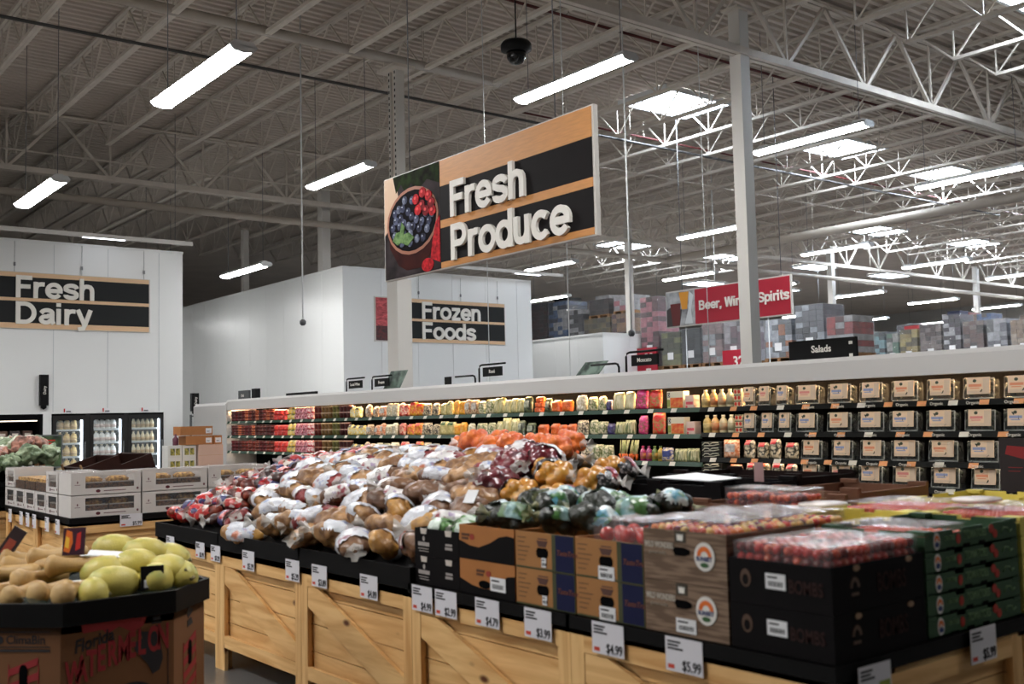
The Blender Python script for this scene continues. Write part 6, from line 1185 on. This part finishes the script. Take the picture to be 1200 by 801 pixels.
# ------------------------------------------------------------ pallet racks far behind the case
WRAP = mat('stretch_wrap', (214, 218, 224), .14, alpha=.14, spec=1.0, bump=.9, bscale=5, stretch=(1, 1, 4))
PALW = mat('pallet_wood', (140, 104, 70), .8)
def load(x0, x1, y, z0, z1, c1, c2, label, wrap=True, ny=1.0, sign=True, top=None):
    t = thing('pallet_load', label, 'pallet load', ((x0+x1)/2, y, z0), group='pallet loads on the far racks'); W = x1-x0; H = z1-z0; r = random.Random(int(abs(x0)*100+z0*31))
    b = MB()
    for i in range(3): b.box(-W/2+(W-.1)*i/2, -W/2+(W-.1)*i/2+.1, 0, ny, 0, .09)
    for i in range(5): b.box(-W/2, W/2, (ny-.12)*i/4, (ny-.12)*i/4+.12, .09, .11)
    b.build('pallet', PALW, t)
    nx = max(2, int(W/.22)); nz = max(2, int((H-.12)/.15)); ms = [MB(), MB(), MB()]
    for k in range(nz):
        for i in range(nx):
            o = r.uniform(-.012, .012); u = r.random(); q = ms[0 if u < .5 else 1 if u < .78 else 2]; hz = (H-.12)/nz
            q.box(-W/2+.02+(W-.04)*i/nx+.004, -W/2+.02+(W-.04)*(i+1)/nx-.004, .03+o, ny-.03+o, .112+hz*k+.003, .112+hz*(k+1)-.004)
    for q, c, nm in ((ms[0], c1, 'cartons'), (ms[1], c2, 'cartons'), (ms[2], tuple(int(v*.55) for v in c1), 'cartons')):
        if q.v: tag(q.build(nm, mat('load_%d_%d_%d' % c, tuple(int(v*.82) for v in c), .6, var=.4, vscale=5), t), kind='stuff')
    if top: MB().box(-W*.35, W*.35, .2, ny-.2, H, H+.14).build('top_cover', mat('load_%d_%d_%d' % top, top, .6), t)
    if wrap: MB().box(-W/2+.005, W/2-.005, .005, ny-.005, .1, H+.01).build('stretch_film', WRAP, t)
    if sign: MB().box(-.12, .12, -.004, 0, H*.25, H*.25+.22).build('pallet_sheet', PAPER, t)
    return t
UPR = mat('rack_upright', (52, 60, 74), .5); BEAM = mat('rack_beam_orange', (168, 96, 44), .5)
def rack(x0, x1, y, z, label, d=1.1):
    t = thing('pallet_rack', label, 'rack', (x0, y, 0), group='pallet racks'); L = x1-x0; n = max(1, round(L/2.8))
    for i in range(n+1):
        for yy in (0, d-.08): MB().box(L*i/n-.04, L*i/n+.04, yy, yy+.08, 0, z-.0).build('upright', UPR, t)
    for zz in (.2, z*.5, z):
        for yy in (-.02, d-.04): MB().box(0, L, yy, yy+.05, zz-.12, zz-.005).build('beam', BEAM, t)
        MB().box(0, L, 0, d, zz-.02, zz).build('deck', mat('rack_deck', (70, 70, 72), .6), t)
    return t
MAR, GRY, WHT, BLU, OLV, DKB, PNK, TAN = (70, 16, 24), (84, 82, 88), (206, 206, 210), (90, 120, 170), (110, 90, 40), (40, 20, 18), (206, 120, 136), (150, 108, 70)
for a in ((-31.3, -29.95, 5.9, MAR, (54, 46, 50), 'dark maroon pallet load on the annex roof, by the frozen foods wall', None), (-29.9, -28.85, 5.85, BLU, WHT, 'blue and white wrapped pallet load with black cover on the annex', (16, 16, 20)), (-28.75, -28.0, 5.45, GRY, WHT, 'grey wrapped pallet load low in the middle of the annex', None),
          (-27.95, -26.55, 5.05, OLV, (90, 80, 44), 'olive pallet load at the annex corner', None), (-26.5, -25.6, 5.1, TAN, MAR, 'tan and maroon pallet load beside the thin column', None)):
    load(a[0], a[1], 25.2, 4.205, a[2], a[3], a[4], a[5], top=a[6], ny=1.1, sign=False)
load(-27.75, -26.7, 25.3, 5.051, 5.72, DKB, (60, 36, 30), 'dark brown stack riding on the olive pallet load', top=WHT, sign=False); load(-26.48, -25.62, 25.3, 5.101, 5.75, WHT, PNK, 'white and pink stack riding on the tan pallet load', sign=False)
rack(-23.95, -15.5, 24.0, 3.0, 'pallet rack with beer cases under the red beer sign')
Yb = 24.02
for a in ((-23.93, -23.12, 3.001, 5.35, PNK, MAR, 'pink and maroon wrapped stack at the aisle 33 end'), (-23.05, -22.22, 3.001, 4.15, (150, 150, 92), (90, 96, 60), 'yellow green case stack under the beer picture'), (-22.18, -21.4, 3.001, 4.2, (60, 66, 70), (40, 44, 48), 'dark grey case stack beside the yellow green cases'),
          (-21.35, -20.55, 3.001, 4.3, (176, 150, 150), (190, 196, 200), 'pale red and white case stack behind the beer sign'), (-20.5, -19.75, 3.001, 4.3, (190, 184, 190), (140, 110, 120), 'pale grey bottle case stack touching the near column'), (-19.0, -18.05, 3.001, 4.2, (206, 212, 222), (190, 120, 80), 'white and orange case stack below the word spirits'), (-17.95, -17.0, 3.001, 4.5, (110, 112, 120), (190, 196, 206), 'grey and white wrapped stack past the beer sign'), (-16.95, -16.1, 3.001, 4.1, (176, 56, 48), (200, 196, 196), 'red and white case stack just above the salads sign')):
    load(a[0], a[1], Yb, a[2], a[3], a[4], a[5], a[6])
for x, n_, l, w_, z0, z1 in ((-23.98, '33', 'red aisle panel reading 33 before the pink stack', .86, 2.2, 3.72), (-20.45, '32', 'red aisle panel reading 32 below the beer sign', 1.0, 2.4, 3.42)):
    t = thing('aisle_panel', l, 'sign', (x, 23.9, 0)); MB().box(0, w_, 0, .04, z0, z1).build('panel', SIGNRED, t); text(n_, .42, WTEXT, t, (w_*.38, -.004, z1-.48), offset=.02); MB().box(w_*.45, w_*.7, -.004, 0, z1-.72, z1-.66).box(w_*.45, w_*.65, -.004, 0, z1-.95, z1-.9).build('small_print', WTEXT, t); MB().box(w_/2-.04, w_/2+.04, .0, .04, 0, z0).build('post', SIGNRED, t)
rack(-27.5, -16.0, 36.3, 3.2, 'long pallet rack beyond the salads sign')
for a in ((-27.3, -26.2, 4.9, GRY, WHT, 'grey white wrapped load, leftmost behind the salads sign', None), (-26.1, -25.25, 5.0, (176, 150, 160), GRY, 'pinkish grey wrapped load above the salads sign', None), (-24.75, -24.05, 5.1, WHT, (150, 160, 176), 'tall white wrapped load by the far column', None), (-24.0, -23.0, 4.6, (150, 196, 206), (40, 50, 60), 'cyan and dark case stack past the salads sign', None), (-22.95, -22.42, 4.5, (210, 210, 206), (120, 160, 140), 'narrow white case stack', None), (-22.38, -21.62, 4.6, (206, 186, 116), (176, 150, 80), 'yellow case stack with red top', (170, 40, 44)),
          (-21.55, -20.65, 4.75, (150, 132, 126), (84, 60, 54), 'brown grey crumpled wrapped load', None), (-20.6, -19.9, 5.0, (70, 56, 70), WHT, 'dark and white tall stack', (30, 34, 60)), (-19.85, -19.05, 4.7, (110, 76, 66), (150, 130, 120), 'dull brown stack beside the far column', None), (-18.95, -18.2, 4.7, (190, 190, 196), (110, 110, 120), 'pale grey wrapped load past the far column', None), (-18.1, -17.2, 4.6, (160, 130, 100), (190, 170, 150), 'tan wrapped load near the frame edge', None)):
    load(a[0], a[1], 36.35, 3.201, a[2], a[3], a[4], a[5], top=a[6])
rack(-36, -16.5, 44.0, 3.8, 'farthest pallet rack along the back of the store')
rr = random.Random(4); x = -35.5; i = 0
while x < -18:
    w_ = rr.uniform(.9, 1.3); c = [GRY, WHT, TAN, (150, 110, 100), BLU, (100, 90, 96), (176, 60, 60)]; a, c2 = rr.sample(c, 2)
    load(x, x+w_, 44.05, 3.801, rr.uniform(5.0, 5.9), a, c2, 'distant wrapped pallet load on the farthest rack, %s from its far end' % nth(i)); x += w_+.08; i += 1
